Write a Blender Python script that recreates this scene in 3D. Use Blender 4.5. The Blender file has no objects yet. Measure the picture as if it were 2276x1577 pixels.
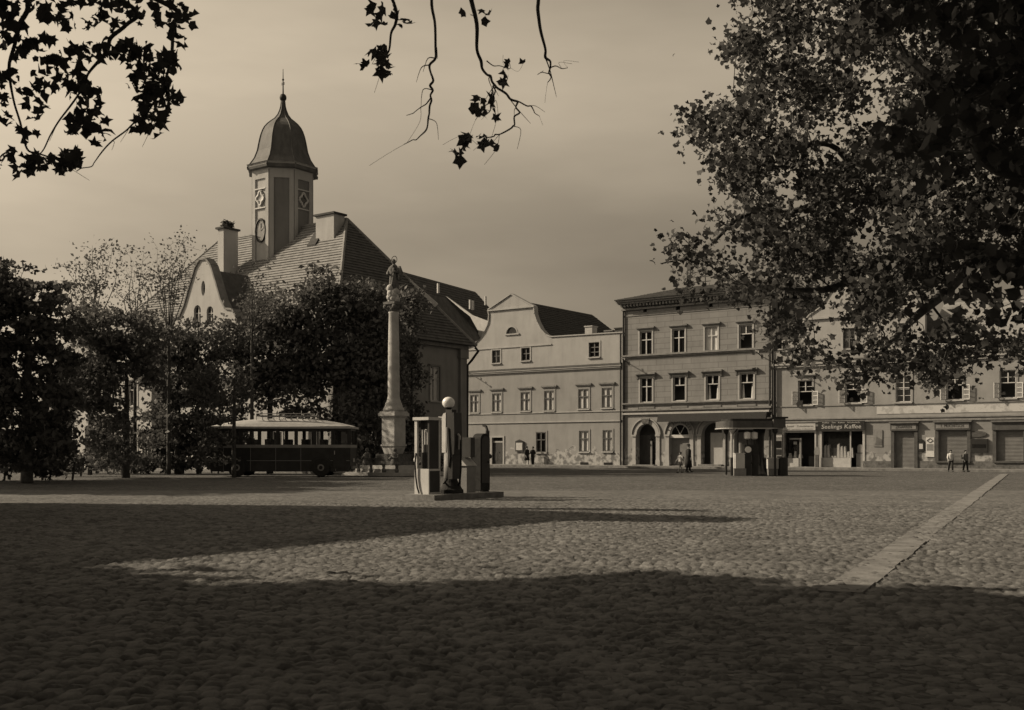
import bpy, bmesh, math, random
import numpy as np
from mathutils import Vector, Matrix, noise
from mathutils.geometry import delaunay_2d_cdt
random.seed(7); rng = np.random.default_rng(7)
S = bpy.context.scene; C = S.collection
R = math.radians

# ---------------------------------------------------------------- camera
F = 2400.0; HX, HY = 1138.0, 1000.0; CAMZ = 1.33
cd = bpy.data.cameras.new('camera'); cam = bpy.data.objects.new('camera', cd); C.objects.link(cam)
cam.location = (0, 0, CAMZ); cam.rotation_euler = (R(90), 0, 0)
cd.sensor_width = 36; cd.lens = 36*F/2276; cd.shift_y = (HY-788.5)/2276
cd.clip_end = 3000; cd.clip_start = .1
cd.dof.use_dof = True; cd.dof.focus_distance = 42; cd.dof.aperture_fstop = 7
S.camera = cam

# ---------------------------------------------------------------- light
AZ, EL = R(10.5), R(32)          # the sun stands left, a little behind the square
TINT = (1.0, .84, .625)
to_sun = Vector((-math.cos(AZ)*math.cos(EL), math.sin(AZ)*math.cos(EL), math.sin(EL)))
sd = bpy.data.lights.new('sun', 'SUN'); sd.energy = 4.8; sd.angle = R(.5); sd.color = TINT
sun = bpy.data.objects.new('sun', sd); C.objects.link(sun)
sun.rotation_euler = to_sun.to_track_quat('Z', 'Y').to_euler(); sun.location = (-40, 10, 40)
W = bpy.data.worlds.new('World'); S.world = W; W.use_nodes = True
nt = W.node_tree; nt.nodes.clear()
o = nt.nodes.new('ShaderNodeOutputWorld'); bg = nt.nodes.new('ShaderNodeBackground')
sky = nt.nodes.new('ShaderNodeTexSky'); sky.sky_type = 'NISHITA'; sky.sun_disc = False
sky.sun_elevation = EL; sky.sun_rotation = math.atan2(to_sun.x, to_sun.y); sky.air_density = 1.0; sky.dust_density = 1.2
bw = nt.nodes.new('ShaderNodeRGBToBW'); nt.links.new(sky.outputs[0], bw.inputs[0])
tc = nt.nodes.new('ShaderNodeTexCoord'); mp = nt.nodes.new('ShaderNodeMapping'); mp.inputs['Scale'].default_value = (1.2, 1.2, 4.5)
mp.inputs['Rotation'].default_value = (0, R(14), 0)
ns = nt.nodes.new('ShaderNodeTexNoise'); ns.inputs['Scale'].default_value = 2.3; ns.inputs['Detail'].default_value = 5; ns.inputs['Roughness'].default_value = .5
nt.links.new(tc.outputs['Generated'], mp.inputs[0]); nt.links.new(mp.outputs[0], ns.inputs[0])
mr = nt.nodes.new('ShaderNodeMapRange'); mr.inputs[1].default_value = .38; mr.inputs[2].default_value = .75; mr.inputs[3].default_value = .95; mr.inputs[4].default_value = 1.28
nt.links.new(ns.outputs[0], mr.inputs[0])
pw = nt.nodes.new('ShaderNodeMath'); pw.operation = 'MULTIPLY'; nt.links.new(bw.outputs[0], pw.inputs[0]); nt.links.new(mr.outputs[0], pw.inputs[1])
sx = nt.nodes.new('ShaderNodeSeparateXYZ'); nt.links.new(tc.outputs['Generated'], sx.inputs[0])
cr = nt.nodes.new('ShaderNodeValToRGB'); nt.links.new(sx.outputs[2], cr.inputs[0])     # thin high veil: brighter between 15 and 35 degrees up
cr.color_ramp.interpolation = 'EASE'
for e_, (p_, c_) in zip([cr.color_ramp.elements[0], cr.color_ramp.elements[1]]+[cr.color_ramp.elements.new(.5) for _ in range(3)], ((0, .40), (1, .3), (.15, .45), (.34, 1.0), (.62, .5))): e_.position = p_; e_.color = (c_, c_, c_, 1)
pv = nt.nodes.new('ShaderNodeMath'); pv.operation = 'MULTIPLY'; nt.links.new(pw.outputs[0], pv.inputs[0]); nt.links.new(cr.outputs[0], pv.inputs[1]); pw = pv
dt = nt.nodes.new('ShaderNodeVectorMath'); dt.operation = 'DOT_PRODUCT'; nt.links.new(tc.outputs['Generated'], dt.inputs[0]); dt.inputs[1].default_value = tuple(to_sun)   # the veil glows towards the sun
md = nt.nodes.new('ShaderNodeMapRange'); md.inputs[1].default_value = -.15; md.inputs[2].default_value = .75; md.inputs[3].default_value = .93; md.inputs[4].default_value = 1.75; nt.links.new(dt.outputs['Value'], md.inputs[0])
pg = nt.nodes.new('ShaderNodeMath'); pg.operation = 'MULTIPLY'; nt.links.new(pw.outputs[0], pg.inputs[0]); nt.links.new(md.outputs[0], pg.inputs[1]); pw = pg
vm = nt.nodes.new('ShaderNodeVectorMath'); vm.operation = 'SCALE'; vm.inputs[0].default_value = TINT
nt.links.new(pw.outputs[0], vm.inputs['Scale']); nt.links.new(vm.outputs[0], bg.inputs[0])
bg.inputs[1].default_value = .118; nt.links.new(bg.outputs[0], o.inputs[0])
S.view_settings.view_transform = 'Standard'; S.view_settings.look = 'None'
S.view_settings.exposure = 0.1; S.view_settings.gamma = 1
S.cycles.max_bounces = 6; S.cycles.transparent_max_bounces = 8

# ---------------------------------------------------------------- helpers
TH = math.atan2(-2400, 3328)                       # the town grid: local x runs along the house row
U = Vector((math.cos(TH), math.sin(TH), 0)); V = Vector((-math.sin(TH), math.cos(TH), 0))
def px(x, y, d): return Vector(((x-HX)/F*d, d, CAMZ+(HY-y)/F*d))
def gd(x, y, z=0):                                  # ground point seen at pixel
    d = F*(CAMZ-z)/(y-HY); return Vector(((x-HX)/F*d, d, z))

class MB:
    def __init__(s, M=None): s.v = []; s.f = []; s.M = M
    def add(s, vs, fs):
        n = len(s.v)
        s.v += [tuple(s.M @ Vector(p)) if s.M else tuple(p) for p in vs]
        s.f += [tuple(i+n for i in f) for f in fs]; return s
    def box(s, x0, x1, y0, y1, z0, z1):
        s.add([(x0,y0,z0),(x1,y0,z0),(x1,y1,z0),(x0,y1,z0),(x0,y0,z1),(x1,y0,z1),(x1,y1,z1),(x0,y1,z1)],
              [(0,3,2,1),(4,5,6,7),(0,1,5,4),(1,2,6,5),(2,3,7,6),(3,0,4,7)]); return s
    def cbox(s, c, sz, M=None):
        x,y,z = c; a,b,h = sz
        if M is None: return s.box(x-a/2,x+a/2,y-b/2,y+b/2,z-h/2,z+h/2)
        p = MB().box(-a/2,a/2,-b/2,b/2,-h/2,h/2)
        s.add([Vector(c)+M@Vector(q) for q in p.v], p.f); return s
    def tube(s, pts, rad, n=6, cap=True):
        pts = [Vector(p) for p in pts]
        if not hasattr(rad, '__len__'): rad = [rad]*len(pts)
        vs = []; up = None
        for i, p in enumerate(pts):
            d = (pts[min(i+1, len(pts)-1)]-pts[max(i-1, 0)])
            d = d.normalized() if d.length > 1e-9 else Vector((0,0,1))
            if up is None: up = Vector((1,0,0)) if abs(d.x) < .9 else Vector((0,1,0))
            a = (up-d*up.dot(d)); a = a.normalized() if a.length > 1e-6 else d.orthogonal().normalized()
            up = a; b = d.cross(a)
            for k in range(n):
                t = 2*math.pi*k/n; vs.append(p+(a*math.cos(t)+b*math.sin(t))*rad[i])
        fs = [(i*n+k, i*n+(k+1)%n, (i+1)*n+(k+1)%n, (i+1)*n+k) for i in range(len(pts)-1) for k in range(n)]
        if cap: fs += [tuple(range(n))[::-1], tuple((len(pts)-1)*n+k for k in range(n))]
        s.add(vs, fs); return s
    def lathe(s, c, prof, n=24, sx=1, sy=1, ph=0):
        vs = []
        for r, z in prof:
            for k in range(n):
                t = 2*math.pi*k/n+ph; vs.append((c[0]+r*sx*math.cos(t), c[1]+r*sy*math.sin(t), c[2]+z))
        m = len(prof)
        fs = [(i*n+k, i*n+(k+1)%n, (i+1)*n+(k+1)%n, (i+1)*n+k) for i in range(m-1) for k in range(n)]
        fs += [tuple(range(n))[::-1], tuple((m-1)*n+k for k in range(n))]
        s.add(vs, fs); return s
    def ball(s, c, r, n=12, sz=(1,1,1)):
        pr = [(max(.001, math.sin(math.pi*i/n))*r, -math.cos(math.pi*i/n)*r*sz[2]) for i in range(n+1)]
        return s.lathe(c, pr, max(8, n), sz[0], sz[1])
    def prism(s, poly, y0, y1, axis='y'):           # polygon in (x,z) extruded along y
        n = len(poly)
        if axis == 'y': a = [(p[0], y0, p[1]) for p in poly]; b = [(p[0], y1, p[1]) for p in poly]
        elif axis == 'x': a = [(y0, p[0], p[1]) for p in poly]; b = [(y1, p[0], p[1]) for p in poly]
        else: a = [(p[0], p[1], y0) for p in poly]; b = [(p[0], p[1], y1) for p in poly]
        s.add(a+b, [tuple(range(n)), tuple(range(2*n-1, n-1, -1))]+[(i, i+n, (i+1)%n+n, (i+1)%n) for i in range(n)]); return s
    def courses(s, a, b, c, d, n, lift=.05, th=.02):  # tile courses: eave a->b, ridge d->c
        a, b, c, d = map(Vector, (a, b, c, d))
        nr = (b-a).cross(d-a).normalized()
        if nr.z < 0: nr = -nr
        for i in range(n):
            t0, t1 = i/n, min(1, (i+1.15)/n)
            p0, p1 = a.lerp(d, t0), b.lerp(c, t0); q0, q1 = a.lerp(d, t1), b.lerp(c, t1)
            jit = random.uniform(-.006, .006)
            m = max(1, int((p1-p0).length/1.1)); 
            for k in range(m):
                e0, e1 = k/m, (k+1)/m
                h = lift+jit+random.uniform(-.008, .008)
                A, B = p0.lerp(p1, e0), p0.lerp(p1, e1); D, E = q0.lerp(q1, e0), q0.lerp(q1, e1)
                s.add([A, B, B+nr*h, A+nr*h, E+nr*th*.2, D+nr*th*.2], [(0,1,2,3), (3,2,4,5), (0,3,5), (1,4,2)])
        return s
    def build(s, name, m, parent=None, smooth=False, recalc=True, loc=None):
        me = bpy.data.meshes.new(name); me.from_pydata(s.v, [], s.f); me.update()
        if recalc:
            bm = bmesh.new(); bm.from_mesh(me); bmesh.ops.recalc_face_normals(bm, faces=bm.faces); bm.to_mesh(me); bm.free()
        if smooth: me.polygons.foreach_set('use_smooth', [True]*len(me.polygons))
        ob = bpy.data.objects.new(name, me); C.objects.link(ob)
        for mm in (m if isinstance(m, list) else [m]): me.materials.append(mm)
        if parent: ob.parent = parent
        if loc is not None: ob.location = loc
        return ob

def tag(o, label, cat=None, group=None, kind=None):
    if label: o['label'] = label
    if cat: o['category'] = cat
    if group: o['group'] = group
    if kind: o['kind'] = kind
    return o
def thing(name, label, cat, loc=(0,0,0), rz=0, group=None):
    o = bpy.data.objects.new(name, None); C.objects.link(o); o.empty_display_size = .3
    o.location = loc; o.rotation_euler = (0, 0, rz); return tag(o, label, cat, group)
def copy_tree(o, parent=None):
    c = o.copy(); C.objects.link(c)
    if parent: c.parent = parent
    for ch in list(o.children): copy_tree(ch, c)
    return c

# ---------------------------------------------------------------- materials (grey: the photograph is a toned black-and-white print)
def g3(v): return (v, v, v, 1)
def mat(name, a, b=None, scale=3.0, rough=.85, bump=0, bscale=20, metal=0, spec=.3, detail=5, lo=.35, hi=.65, stretch=None):
    m = bpy.data.materials.new(name); m.use_nodes = True; t = m.node_tree; P = t.nodes['Principled BSDF']
    P.inputs['Roughness'].default_value = rough; P.inputs['Metallic'].default_value = metal
    P.inputs['Specular IOR Level'].default_value = spec; P.inputs['Base Color'].default_value = g3(a)
    co = t.nodes.new('ShaderNodeTexCoord'); src = co.outputs['Object']
    if stretch:
        q = t.nodes.new('ShaderNodeMapping'); q.inputs['Scale'].default_value = stretch; t.links.new(src, q.inputs[0]); src = q.outputs[0]
    if b is not None:
        n = t.nodes.new('ShaderNodeTexNoise'); n.inputs['Scale'].default_value = scale; n.inputs['Detail'].default_value = detail; n.inputs['Roughness'].default_value = .62
        t.links.new(src, n.inputs[0]); r = t.nodes.new('ShaderNodeValToRGB')
        r.color_ramp.elements[0].position = lo; r.color_ramp.elements[1].position = hi
        r.color_ramp.elements[0].color = g3(a); r.color_ramp.elements[1].color = g3(b)
        t.links.new(n.outputs[0], r.inputs[0]); t.links.new(r.outputs[0], P.inputs['Base Color'])
    if bump:
        n2 = t.nodes.new('ShaderNodeTexNoise'); n2.inputs['Scale'].default_value = bscale; n2.inputs['Detail'].default_value = 4
        t.links.new(co.outputs['Object'], n2.inputs[0]); bb = t.nodes.new('ShaderNodeBump'); bb.inputs['Strength'].default_value = bump; bb.inputs['Distance'].default_value = .02
        t.links.new(n2.outputs[0], bb.inputs['Height']); t.links.new(bb.outputs[0], P.inputs['Normal'])
    return m
def plaster(name, a, b, base_dirt=True, scale=.7, joints=None, lo=.3, hi=.7, upper=None):
    m = mat(name, a, b, scale=scale, rough=.9, bump=.35, bscale=9, lo=lo, hi=hi); t = m.node_tree; P = t.nodes['Principled BSDF']
    src = P.inputs['Base Color'].links[0].from_socket
    co = t.nodes.new('ShaderNodeTexCoord'); sp = t.nodes.new('ShaderNodeSeparateXYZ'); t.links.new(co.outputs['Object'], sp.inputs[0])
    # streaks of rain dirt
    q = t.nodes.new('ShaderNodeMapping'); q.inputs['Scale'].default_value = (1.5, 1.5, .3); t.links.new(co.outputs['Object'], q.inputs[0])
    n = t.nodes.new('ShaderNodeTexNoise'); n.inputs['Scale'].default_value = 1.3; n.inputs['Detail'].default_value = 6; t.links.new(q.outputs[0], n.inputs[0])
    r = t.nodes.new('ShaderNodeMapRange'); r.inputs[1].default_value = .45; r.inputs[2].default_value = .8; r.inputs[3].default_value = 1; r.inputs[4].default_value = .82; t.links.new(n.outputs[0], r.inputs[0])
    mu = t.nodes.new('ShaderNodeMix'); mu.data_type = 'RGBA'; mu.blend_type = 'MULTIPLY'; mu.inputs[0].default_value = 1
    t.links.new(src, mu.inputs[6]); t.links.new(r.outputs[0], mu.inputs[7]); src = mu.outputs[2]
    if base_dirt:      # flaking damp plaster along the foot of the wall
        n3 = t.nodes.new('ShaderNodeTexNoise'); n3.inputs['Scale'].default_value = 1.1; n3.inputs['Detail'].default_value = 7; t.links.new(co.outputs['Object'], n3.inputs[0])
        ma = t.nodes.new('ShaderNodeMath'); ma.operation = 'MULTIPLY_ADD'; ma.inputs[1].default_value = -3.4; ma.inputs[2].default_value = 2.9; t.links.new(n3.outputs[0], ma.inputs[0])
        gt = t.nodes.new('ShaderNodeMath'); gt.operation = 'LESS_THAN'; t.links.new(sp.outputs[2], gt.inputs[0]); t.links.new(ma.outputs[0], gt.inputs[1])
        n4 = t.nodes.new('ShaderNodeTexNoise'); n4.inputs['Scale'].default_value = 2.4; n4.inputs['Detail'].default_value = 4; t.links.new(co.outputs['Object'], n4.inputs[0])
        r4 = t.nodes.new('ShaderNodeValToRGB'); r4.color_ramp.elements[0].position = .42; r4.color_ramp.elements[1].position = .55
        r4.color_ramp.elements[0].color = g3(a*.62); r4.color_ramp.elements[1].color = g3(min(.8, b*1.3)); t.links.new(n4.outputs[0], r4.inputs[0])
        m2 = t.nodes.new('ShaderNodeMix'); m2.data_type = 'RGBA'; t.links.new(gt.outputs[0], m2.inputs[0]); t.links.new(src, m2.inputs[6]); t.links.new(r4.outputs[0], m2.inputs[7]); src = m2.outputs[2]
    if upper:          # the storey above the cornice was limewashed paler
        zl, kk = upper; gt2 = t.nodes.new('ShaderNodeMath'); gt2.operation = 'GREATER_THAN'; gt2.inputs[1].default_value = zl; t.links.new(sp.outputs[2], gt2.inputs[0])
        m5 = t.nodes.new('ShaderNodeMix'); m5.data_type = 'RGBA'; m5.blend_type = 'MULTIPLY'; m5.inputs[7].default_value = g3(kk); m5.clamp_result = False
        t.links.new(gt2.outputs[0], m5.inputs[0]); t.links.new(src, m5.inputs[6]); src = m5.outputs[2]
    if joints:
        w, h, k = joints
        cb = t.nodes.new('ShaderNodeCombineXYZ'); t.links.new(sp.outputs[0], cb.inputs[0]); t.links.new(sp.outputs[2], cb.inputs[1])
        br = t.nodes.new('ShaderNodeTexBrick'); br.inputs['Scale'].default_value = 1; br.inputs['Brick Width'].default_value = w; br.inputs['Row Height'].default_value = h
        br.inputs['Mortar Size'].default_value = .022; br.inputs['Mortar Smooth'].default_value = .1
        br.inputs['Color1'].default_value = g3(1); br.inputs['Color2'].default_value = g3(.9); br.inputs['Mortar'].default_value = g3(k); t.links.new(cb.outputs[0], br.inputs[0])
        m3 = t.nodes.new('ShaderNodeMix'); m3.data_type = 'RGBA'; m3.blend_type = 'MULTIPLY'; m3.inputs[0].default_value = 1
        t.links.new(src, m3.inputs[6]); t.links.new(br.outputs[0], m3.inputs[7]); src = m3.outputs[2]
    t.links.new(src, P.inputs['Base Color']); return m
def leafmat(name, a, b, rough=.6):
    m = mat(name, a, rough=rough, spec=.25); t = m.node_tree; P = t.nodes['Principled BSDF']
    g = t.nodes.new('ShaderNodeNewGeometry'); r = t.nodes.new('ShaderNodeValToRGB')
    r.color_ramp.elements[0].color = g3(a); r.color_ramp.elements[1].color = g3(b)
    t.links.new(g.outputs['Random Per Island'], r.inputs[0]); t.links.new(r.outputs[0], P.inputs['Base Color'])
    tr = t.nodes.new('ShaderNodeBsdfTranslucent'); t.links.new(r.outputs[0], tr.inputs[0]); mx = t.nodes.new('ShaderNodeMixShader'); mx.inputs[0].default_value = .36
    t.links.new(P.outputs[0], mx.inputs[1]); t.links.new(tr.outputs[0], mx.inputs[2]); t.links.new(mx.outputs[0], t.nodes['Material Output'].inputs[0])
    return m

M = dict(
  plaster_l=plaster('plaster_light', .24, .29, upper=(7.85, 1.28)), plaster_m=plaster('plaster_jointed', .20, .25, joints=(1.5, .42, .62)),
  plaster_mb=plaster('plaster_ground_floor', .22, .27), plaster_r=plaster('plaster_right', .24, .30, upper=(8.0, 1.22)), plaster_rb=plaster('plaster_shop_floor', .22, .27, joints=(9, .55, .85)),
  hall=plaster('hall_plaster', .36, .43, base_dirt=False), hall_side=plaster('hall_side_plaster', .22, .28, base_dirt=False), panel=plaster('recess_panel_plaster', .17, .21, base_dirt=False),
  trim=mat('pale_trim', .31, .38, 2), trim_d=mat('weathered_trim', .16, .24, 3), stone=mat('column_stone', .34, .46, 2.2, bump=.5, bscale=14), stone_d=mat('dark_sandstone', .07, .15, 4, bump=.6),
  slate=mat('dark_roof', .035, .06, 3, rough=.85), tile=mat('roof_tile', .16, .27, 2.2, rough=.9, bump=.3, lo=.3, hi=.7), tile_d=mat('dark_and_shaded_tile', .07, .115, 2.5, rough=.9),
  copper=mat('cupola_sheet', .075, .12, 2.5, rough=.7, metal=0, stretch=(1,1,.5)), iron=mat('dark_iron', .02, .035, 6, rough=.6), wood=mat('dark_wood', .03, .05, 5, rough=.7, stretch=(1,1,.2)),
  white=mat('white_paint', .48, .58, 3, rough=.55), frame=mat('window_paint', .42, .52, 4, rough=.6), frame_d=mat('dark_window_paint', .09, .13, 4, rough=.6),
  glass=mat('window_glass', .012, rough=.12, spec=.55), curtain=mat('curtained_glass', .42, .68, 3.5, rough=.25, spec=.5, stretch=(3,3,.4)), dark=mat('dark_interior', .01, .018, 2),
  shutter=mat('rolling_shutter', .13, .17, 2, rough=.6), paper=mat('poster_paper', .42, .5, 5), grey=mat('mid_grey_paint', .17, .22, 4, rough=.6), black=mat('black_paint', .018, .028, 5, rough=.45),
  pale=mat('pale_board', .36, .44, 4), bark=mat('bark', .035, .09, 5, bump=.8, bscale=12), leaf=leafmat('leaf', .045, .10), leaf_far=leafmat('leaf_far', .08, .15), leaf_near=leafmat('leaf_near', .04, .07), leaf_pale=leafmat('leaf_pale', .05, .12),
  buspaint=mat('bus_dark_paint', .022, .035, 3, rough=.55, spec=.3), black2=mat('black_iron', .02, .035, 5, rough=.8, spec=.15), busroof=mat('bus_roof', .38, .46, 3, rough=.6), busline=mat('bus_belt', .20, .25, 3, rough=.5), tyre=mat('tyre', .02, .03, 8),
  skin=mat('skin', .3, .34, 6, rough=.6), cloth_d=mat('dark_cloth', .018, .028, 9), cloth_m=mat('grey_cloth', .10, .14, 9), cloth_w=mat('white_cloth', .5, .6, 8), hair=mat('dark_hair', .02, .03, 9),
  globe=mat('milk_glass', .75, rough=.25, spec=.5), rubber=mat('rubber', .015, .02, 5), gutter=mat('gutter_stone', .13, .235, 2.5, bump=.6), kerb=mat('kerb_stone', .12, .22, 3, bump=.6), grass=leafmat('grass_blades', .05, .09))

# corrugated shutter
def slats(m, k=.09):
    t = m.node_tree; P = t.nodes['Principled BSDF']; co = t.nodes.new('ShaderNodeTexCoord'); w = t.nodes.new('ShaderNodeTexWave')
    w.bands_direction = 'Z'; w.inputs['Scale'].default_value = 1/k/3.14*1.0; t.links.new(co.outputs['Object'], w.inputs[0])
    b = t.nodes.new('ShaderNodeBump'); b.inputs['Distance'].default_value = .03; b.inputs['Strength'].default_value = .8
    t.links.new(w.outputs[1], b.inputs['Height']); t.links.new(b.outputs[0], P.inputs['Normal'])
slats(M['shutter'])
# cobbles: joints and stone tones by Voronoi cell, same on the near relief and the far sheet
def cobble(name, bumped):
    m = bpy.data.materials.new(name); m.use_nodes = True; t = m.node_tree; P = t.nodes['Principled BSDF']; P.inputs['Roughness'].default_value = .8; P.inputs['Specular IOR Level'].default_value = .3
    co = t.nodes.new('ShaderNodeTexCoord'); mp = t.nodes.new('ShaderNodeMapping'); mp.inputs['Rotation'].default_value = (0, 0, R(12)); mp.inputs['Scale'].default_value = (1, .8, 1)
    t.links.new(co.outputs['Object'], mp.inputs[0])
    v = t.nodes.new('ShaderNodeTexVoronoi'); v.inputs['Scale'].default_value = 8.2; t.links.new(mp.outputs[0], v.inputs[0])
    v2 = t.nodes.new('ShaderNodeTexVoronoi'); v2.feature = 'DISTANCE_TO_EDGE'; v2.inputs['Scale'].default_value = 8.2; t.links.new(mp.outputs[0], v2.inputs[0])
    rr = t.nodes.new('ShaderNodeMapRange'); rr.inputs[1].default_value = .0; rr.inputs[2].default_value = 1; rr.inputs[3].default_value = .06; rr.inputs[4].default_value = .185; 
    if bumped: t.links.new(v.outputs['Color'], rr.inputs[0])
    else:
        an = t.nodes.new('ShaderNodeAttribute'); an.attribute_name = 'stone_tone'; t.links.new(an.outputs['Fac'], rr.inputs[0]); aj = t.nodes.new('ShaderNodeAttribute'); aj.attribute_name = 'joint'
    n = t.nodes.new('ShaderNodeTexNoise'); n.inputs['Scale'].default_value = .45; n.inputs['Detail'].default_value = 8; n.inputs['Roughness'].default_value = .7; t.links.new(co.outputs['Object'], n.inputs[0])
    r2 = t.nodes.new('ShaderNodeMapRange'); r2.inputs[1].default_value = .3; r2.inputs[2].default_value = .7; r2.inputs[3].default_value = .72; r2.inputs[4].default_value = 1.2; t.links.new(n.outputs[0], r2.inputs[0])
    mu = t.nodes.new('ShaderNodeMath'); mu.operation = 'MULTIPLY'; t.links.new(rr.outputs[0], mu.inputs[0]); t.links.new(r2.outputs[0], mu.inputs[1])
    e = t.nodes.new('ShaderNodeMapRange'); e.inputs[1].default_value = .0; e.inputs[2].default_value = .16 if bumped else .8; e.inputs[3].default_value = .45; e.inputs[4].default_value = 1; t.links.new(v2.outputs['Distance'] if bumped else aj.outputs['Fac'], e.inputs[0])
    mu2 = t.nodes.new('ShaderNodeMath'); mu2.operation = 'MULTIPLY'; t.links.new(mu.outputs[0], mu2.inputs[0]); t.links.new(e.outputs[0], mu2.inputs[1])
    t.links.new(mu2.outputs[0], P.inputs['Base Color'])
    b = t.nodes.new('ShaderNodeBump'); b.inputs['Distance'].default_value = .045; b.inputs['Strength'].default_value = .9 if bumped else .25
    if bumped: t.links.new(e.outputs[0], b.inputs['Height'])
    else:
        n5 = t.nodes.new('ShaderNodeTexNoise'); n5.inputs['Scale'].default_value = 40; t.links.new(co.outputs['Object'], n5.inputs[0]); t.links.new(n5.outputs[0], b.inputs['Height'])
    t.links.new(b.outputs[0], P.inputs['Normal']); return m
M['cob'] = cobble('cobbles', True); M['cob_near'] = cobble('cobbles_near', False)

# ================================================================ SETTING
g = MB(); g.add([(-900,-300,-.02),(900,-300,-.02),(900,1500,-.02),(-900,1500,-.02)], [(0,1,2,3)])
tag(g.build('ground', M['cob'], recalc=False), None, kind='structure')
# relief of the setts on the near part of the square
def relief():
    sp = .0265; y0, y1 = 4.6, 36.0
    xs = np.arange(-17.5, 18.5, sp); ys = np.arange(y0, y1, sp*1.15)
    X, Y = np.meshgrid(xs, ys)
    keep = np.abs(X) < .49*Y+.6
    # setts in slightly wavy rows
    wy = Y + .10*np.sin(X*.9+.6*np.sin(Y*.5)) + .25*X
    row = np.floor(wy/.118); fy = wy/.118-row
    h1 = np.abs(np.sin(row*127.1)*43758.5)%1; wx = X/.132 + h1*7 + .2*np.sin(Y*2)
    col = np.floor(wx); fx = wx-col
    h2 = np.abs(np.sin(row*12.9898+col*78.233)*43758.5)%1; h3 = np.abs(np.sin(row*39.34+col*11.13)*24634.6)%1; h4 = np.abs(np.sin(row*7.7+col*31.9)*9634.6)%1
    ex = np.minimum(fx, 1-fx)*2; ey = np.minimum(fy, 1-fy)*2
    ex = ex+.12*(h3-.5); dome = np.clip(np.minimum(ex, ey)*3.0, 0, 1)
    Z = -.024 + dome*(.016+.022*h2**2) + (fx-.5)*.02*(h3-.5)*2*dome + (fy-.5)*.02*(h4-.5)*2*dome + rng.normal(size=X.shape)*.0016
    Z += .012*np.sin(X*.8)*np.sin(Y*.55+1)
    fade = np.clip((y1-Y)/15, 0, 1); Z = Z*fade + (-.012)*(1-fade)
    idx = -np.ones(X.shape, int); idx[keep] = np.arange(keep.sum())
    vs = np.stack([X[keep], Y[keep], Z[keep]], 1)
    q = np.stack([idx[:-1,:-1], idx[:-1,1:], idx[1:,1:], idx[1:,:-1]], -1).reshape(-1, 4); q = q[(q >= 0).all(1)]
    me = bpy.data.meshes.new('cobbled_square'); me.vertices.add(len(vs)); me.vertices.foreach_set('co', vs.ravel().astype(np.float32))
    me.loops.add(q.size); me.loops.foreach_set('vertex_index', q.ravel().astype(np.int32))
    me.polygons.add(len(q)); me.polygons.foreach_set('loop_start', np.arange(0, q.size, 4, dtype=np.int32)); me.polygons.foreach_set('loop_total', np.full(len(q), 4, np.int32))
    tone = (.55*h4+.25*h3+.2*h1)
    at_ = me.attributes.new('stone_tone', 'FLOAT', 'POINT'); at_.data.foreach_set('value', tone[keep].astype(np.float32))
    a2_ = me.attributes.new('joint', 'FLOAT', 'POINT'); a2_.data.foreach_set('value', (dome*fade+.75*(1-fade))[keep].astype(np.float32))
    me.update(); me.polygons.foreach_set('use_smooth', [True]*len(q)); me.materials.append(M['cob_near'])
    ob = bpy.data.objects.new('cobbled_square', me); C.objects.link(ob); tag(ob, None, kind='structure')
relief()
# flat stone strip running away on the right
a, b = gd(1900, 1292), gd(2136, 1122); dr = (b-a).normalized(); nr = Vector((dr.y, -dr.x, 0)); a = a-dr*.9; Ls = (b-a).length+37
g = MB(); t = 0
while t < Ls:
    l = random.uniform(.8, 1.15); p = a+dr*t
    jit = random.uniform(-.02, .02)
    for wa, wb in ((-.2, .21),):
        q = [p+nr*(wa+jit), p+nr*(wb+jit), p+dr*(l-.018)+nr*(wb+jit), p+dr*(l-.018)+nr*(wa+jit)]
        z = .006+random.uniform(-.004, .004)
        g.add([v+Vector((0,0,-.04)) for v in q]+[v+Vector((0,0,z)) for v in q], [(0,3,2,1),(4,5,6,7),(0,1,5,4),(1,2,6,5),(2,3,7,6),(3,0,4,7)])
    t += l
tag(g.build('stone_gutter', M['gutter']), None, kind='structure')

# ---------------------------------------------------------------- the row of houses
O = Vector((-4.72, 96, 0))
def fu(x): q = (x-HX)/F; return (96*q+4.72)/(U.x-U.y*q)
def fz(x, y): return CAMZ+(HY-y)/(25+.00779*(x-1020))
FRM = Matrix.Rotation(TH, 4, 'Z')
def frame_at(v): return Matrix.Translation(v) @ FRM

# pavement in front of the row and kerb
g = MB(frame_at(O)); g.box(-6, 62, -3.6, .3, -.05, .12); g.box(-6, 62, -3.75, -3.6, -.05, .125)
tag(g.build('pavement', M['kerb']), None, kind='structure')

def wall(parent, name, m, outline, holes, reveal=.22, thick=None, back=False):
    """wall panel in the (u,z) plane at v=0, facing -v, with real openings"""
    pts = []; edges = []; faces = []
    def addp(p):
        n = len(pts); pts.extend([Vector(q) for q in p]); faces.append(list(range(n, n+len(p))))
    addp(outline)
    for h in holes: addp(h)
    vo, eo, fo, ov, oe, of = delaunay_2d_cdt(pts, edges, faces, 1, 1e-5)
    mb = MB(); keep = [f for f, og in zip(fo, of) if og == [0]]
    mb.add([(p.x, 0, p.y) for p in vo], keep)
    for h in holes:
        n = len(h); mb.add([(p[0], 0, p[1]) for p in h]+[(p[0], reveal, p[1]) for p in h], [(i, (i+1)%n, n+(i+1)%n, n+i) for i in range(n)])
    th = thick or .45; n = len(outline)
    mb.add([(p[0], 0, p[1]) for p in outline]+[(p[0], th, p[1]) for p in outline], [(i, (i+1)%n, n+(i+1)%n, n+i) for i in range(n)])
    if back: mb.add([(p.x, th, p.y) for p in vo], keep)
    return mb.build(name, m, parent, recalc=False)
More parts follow.
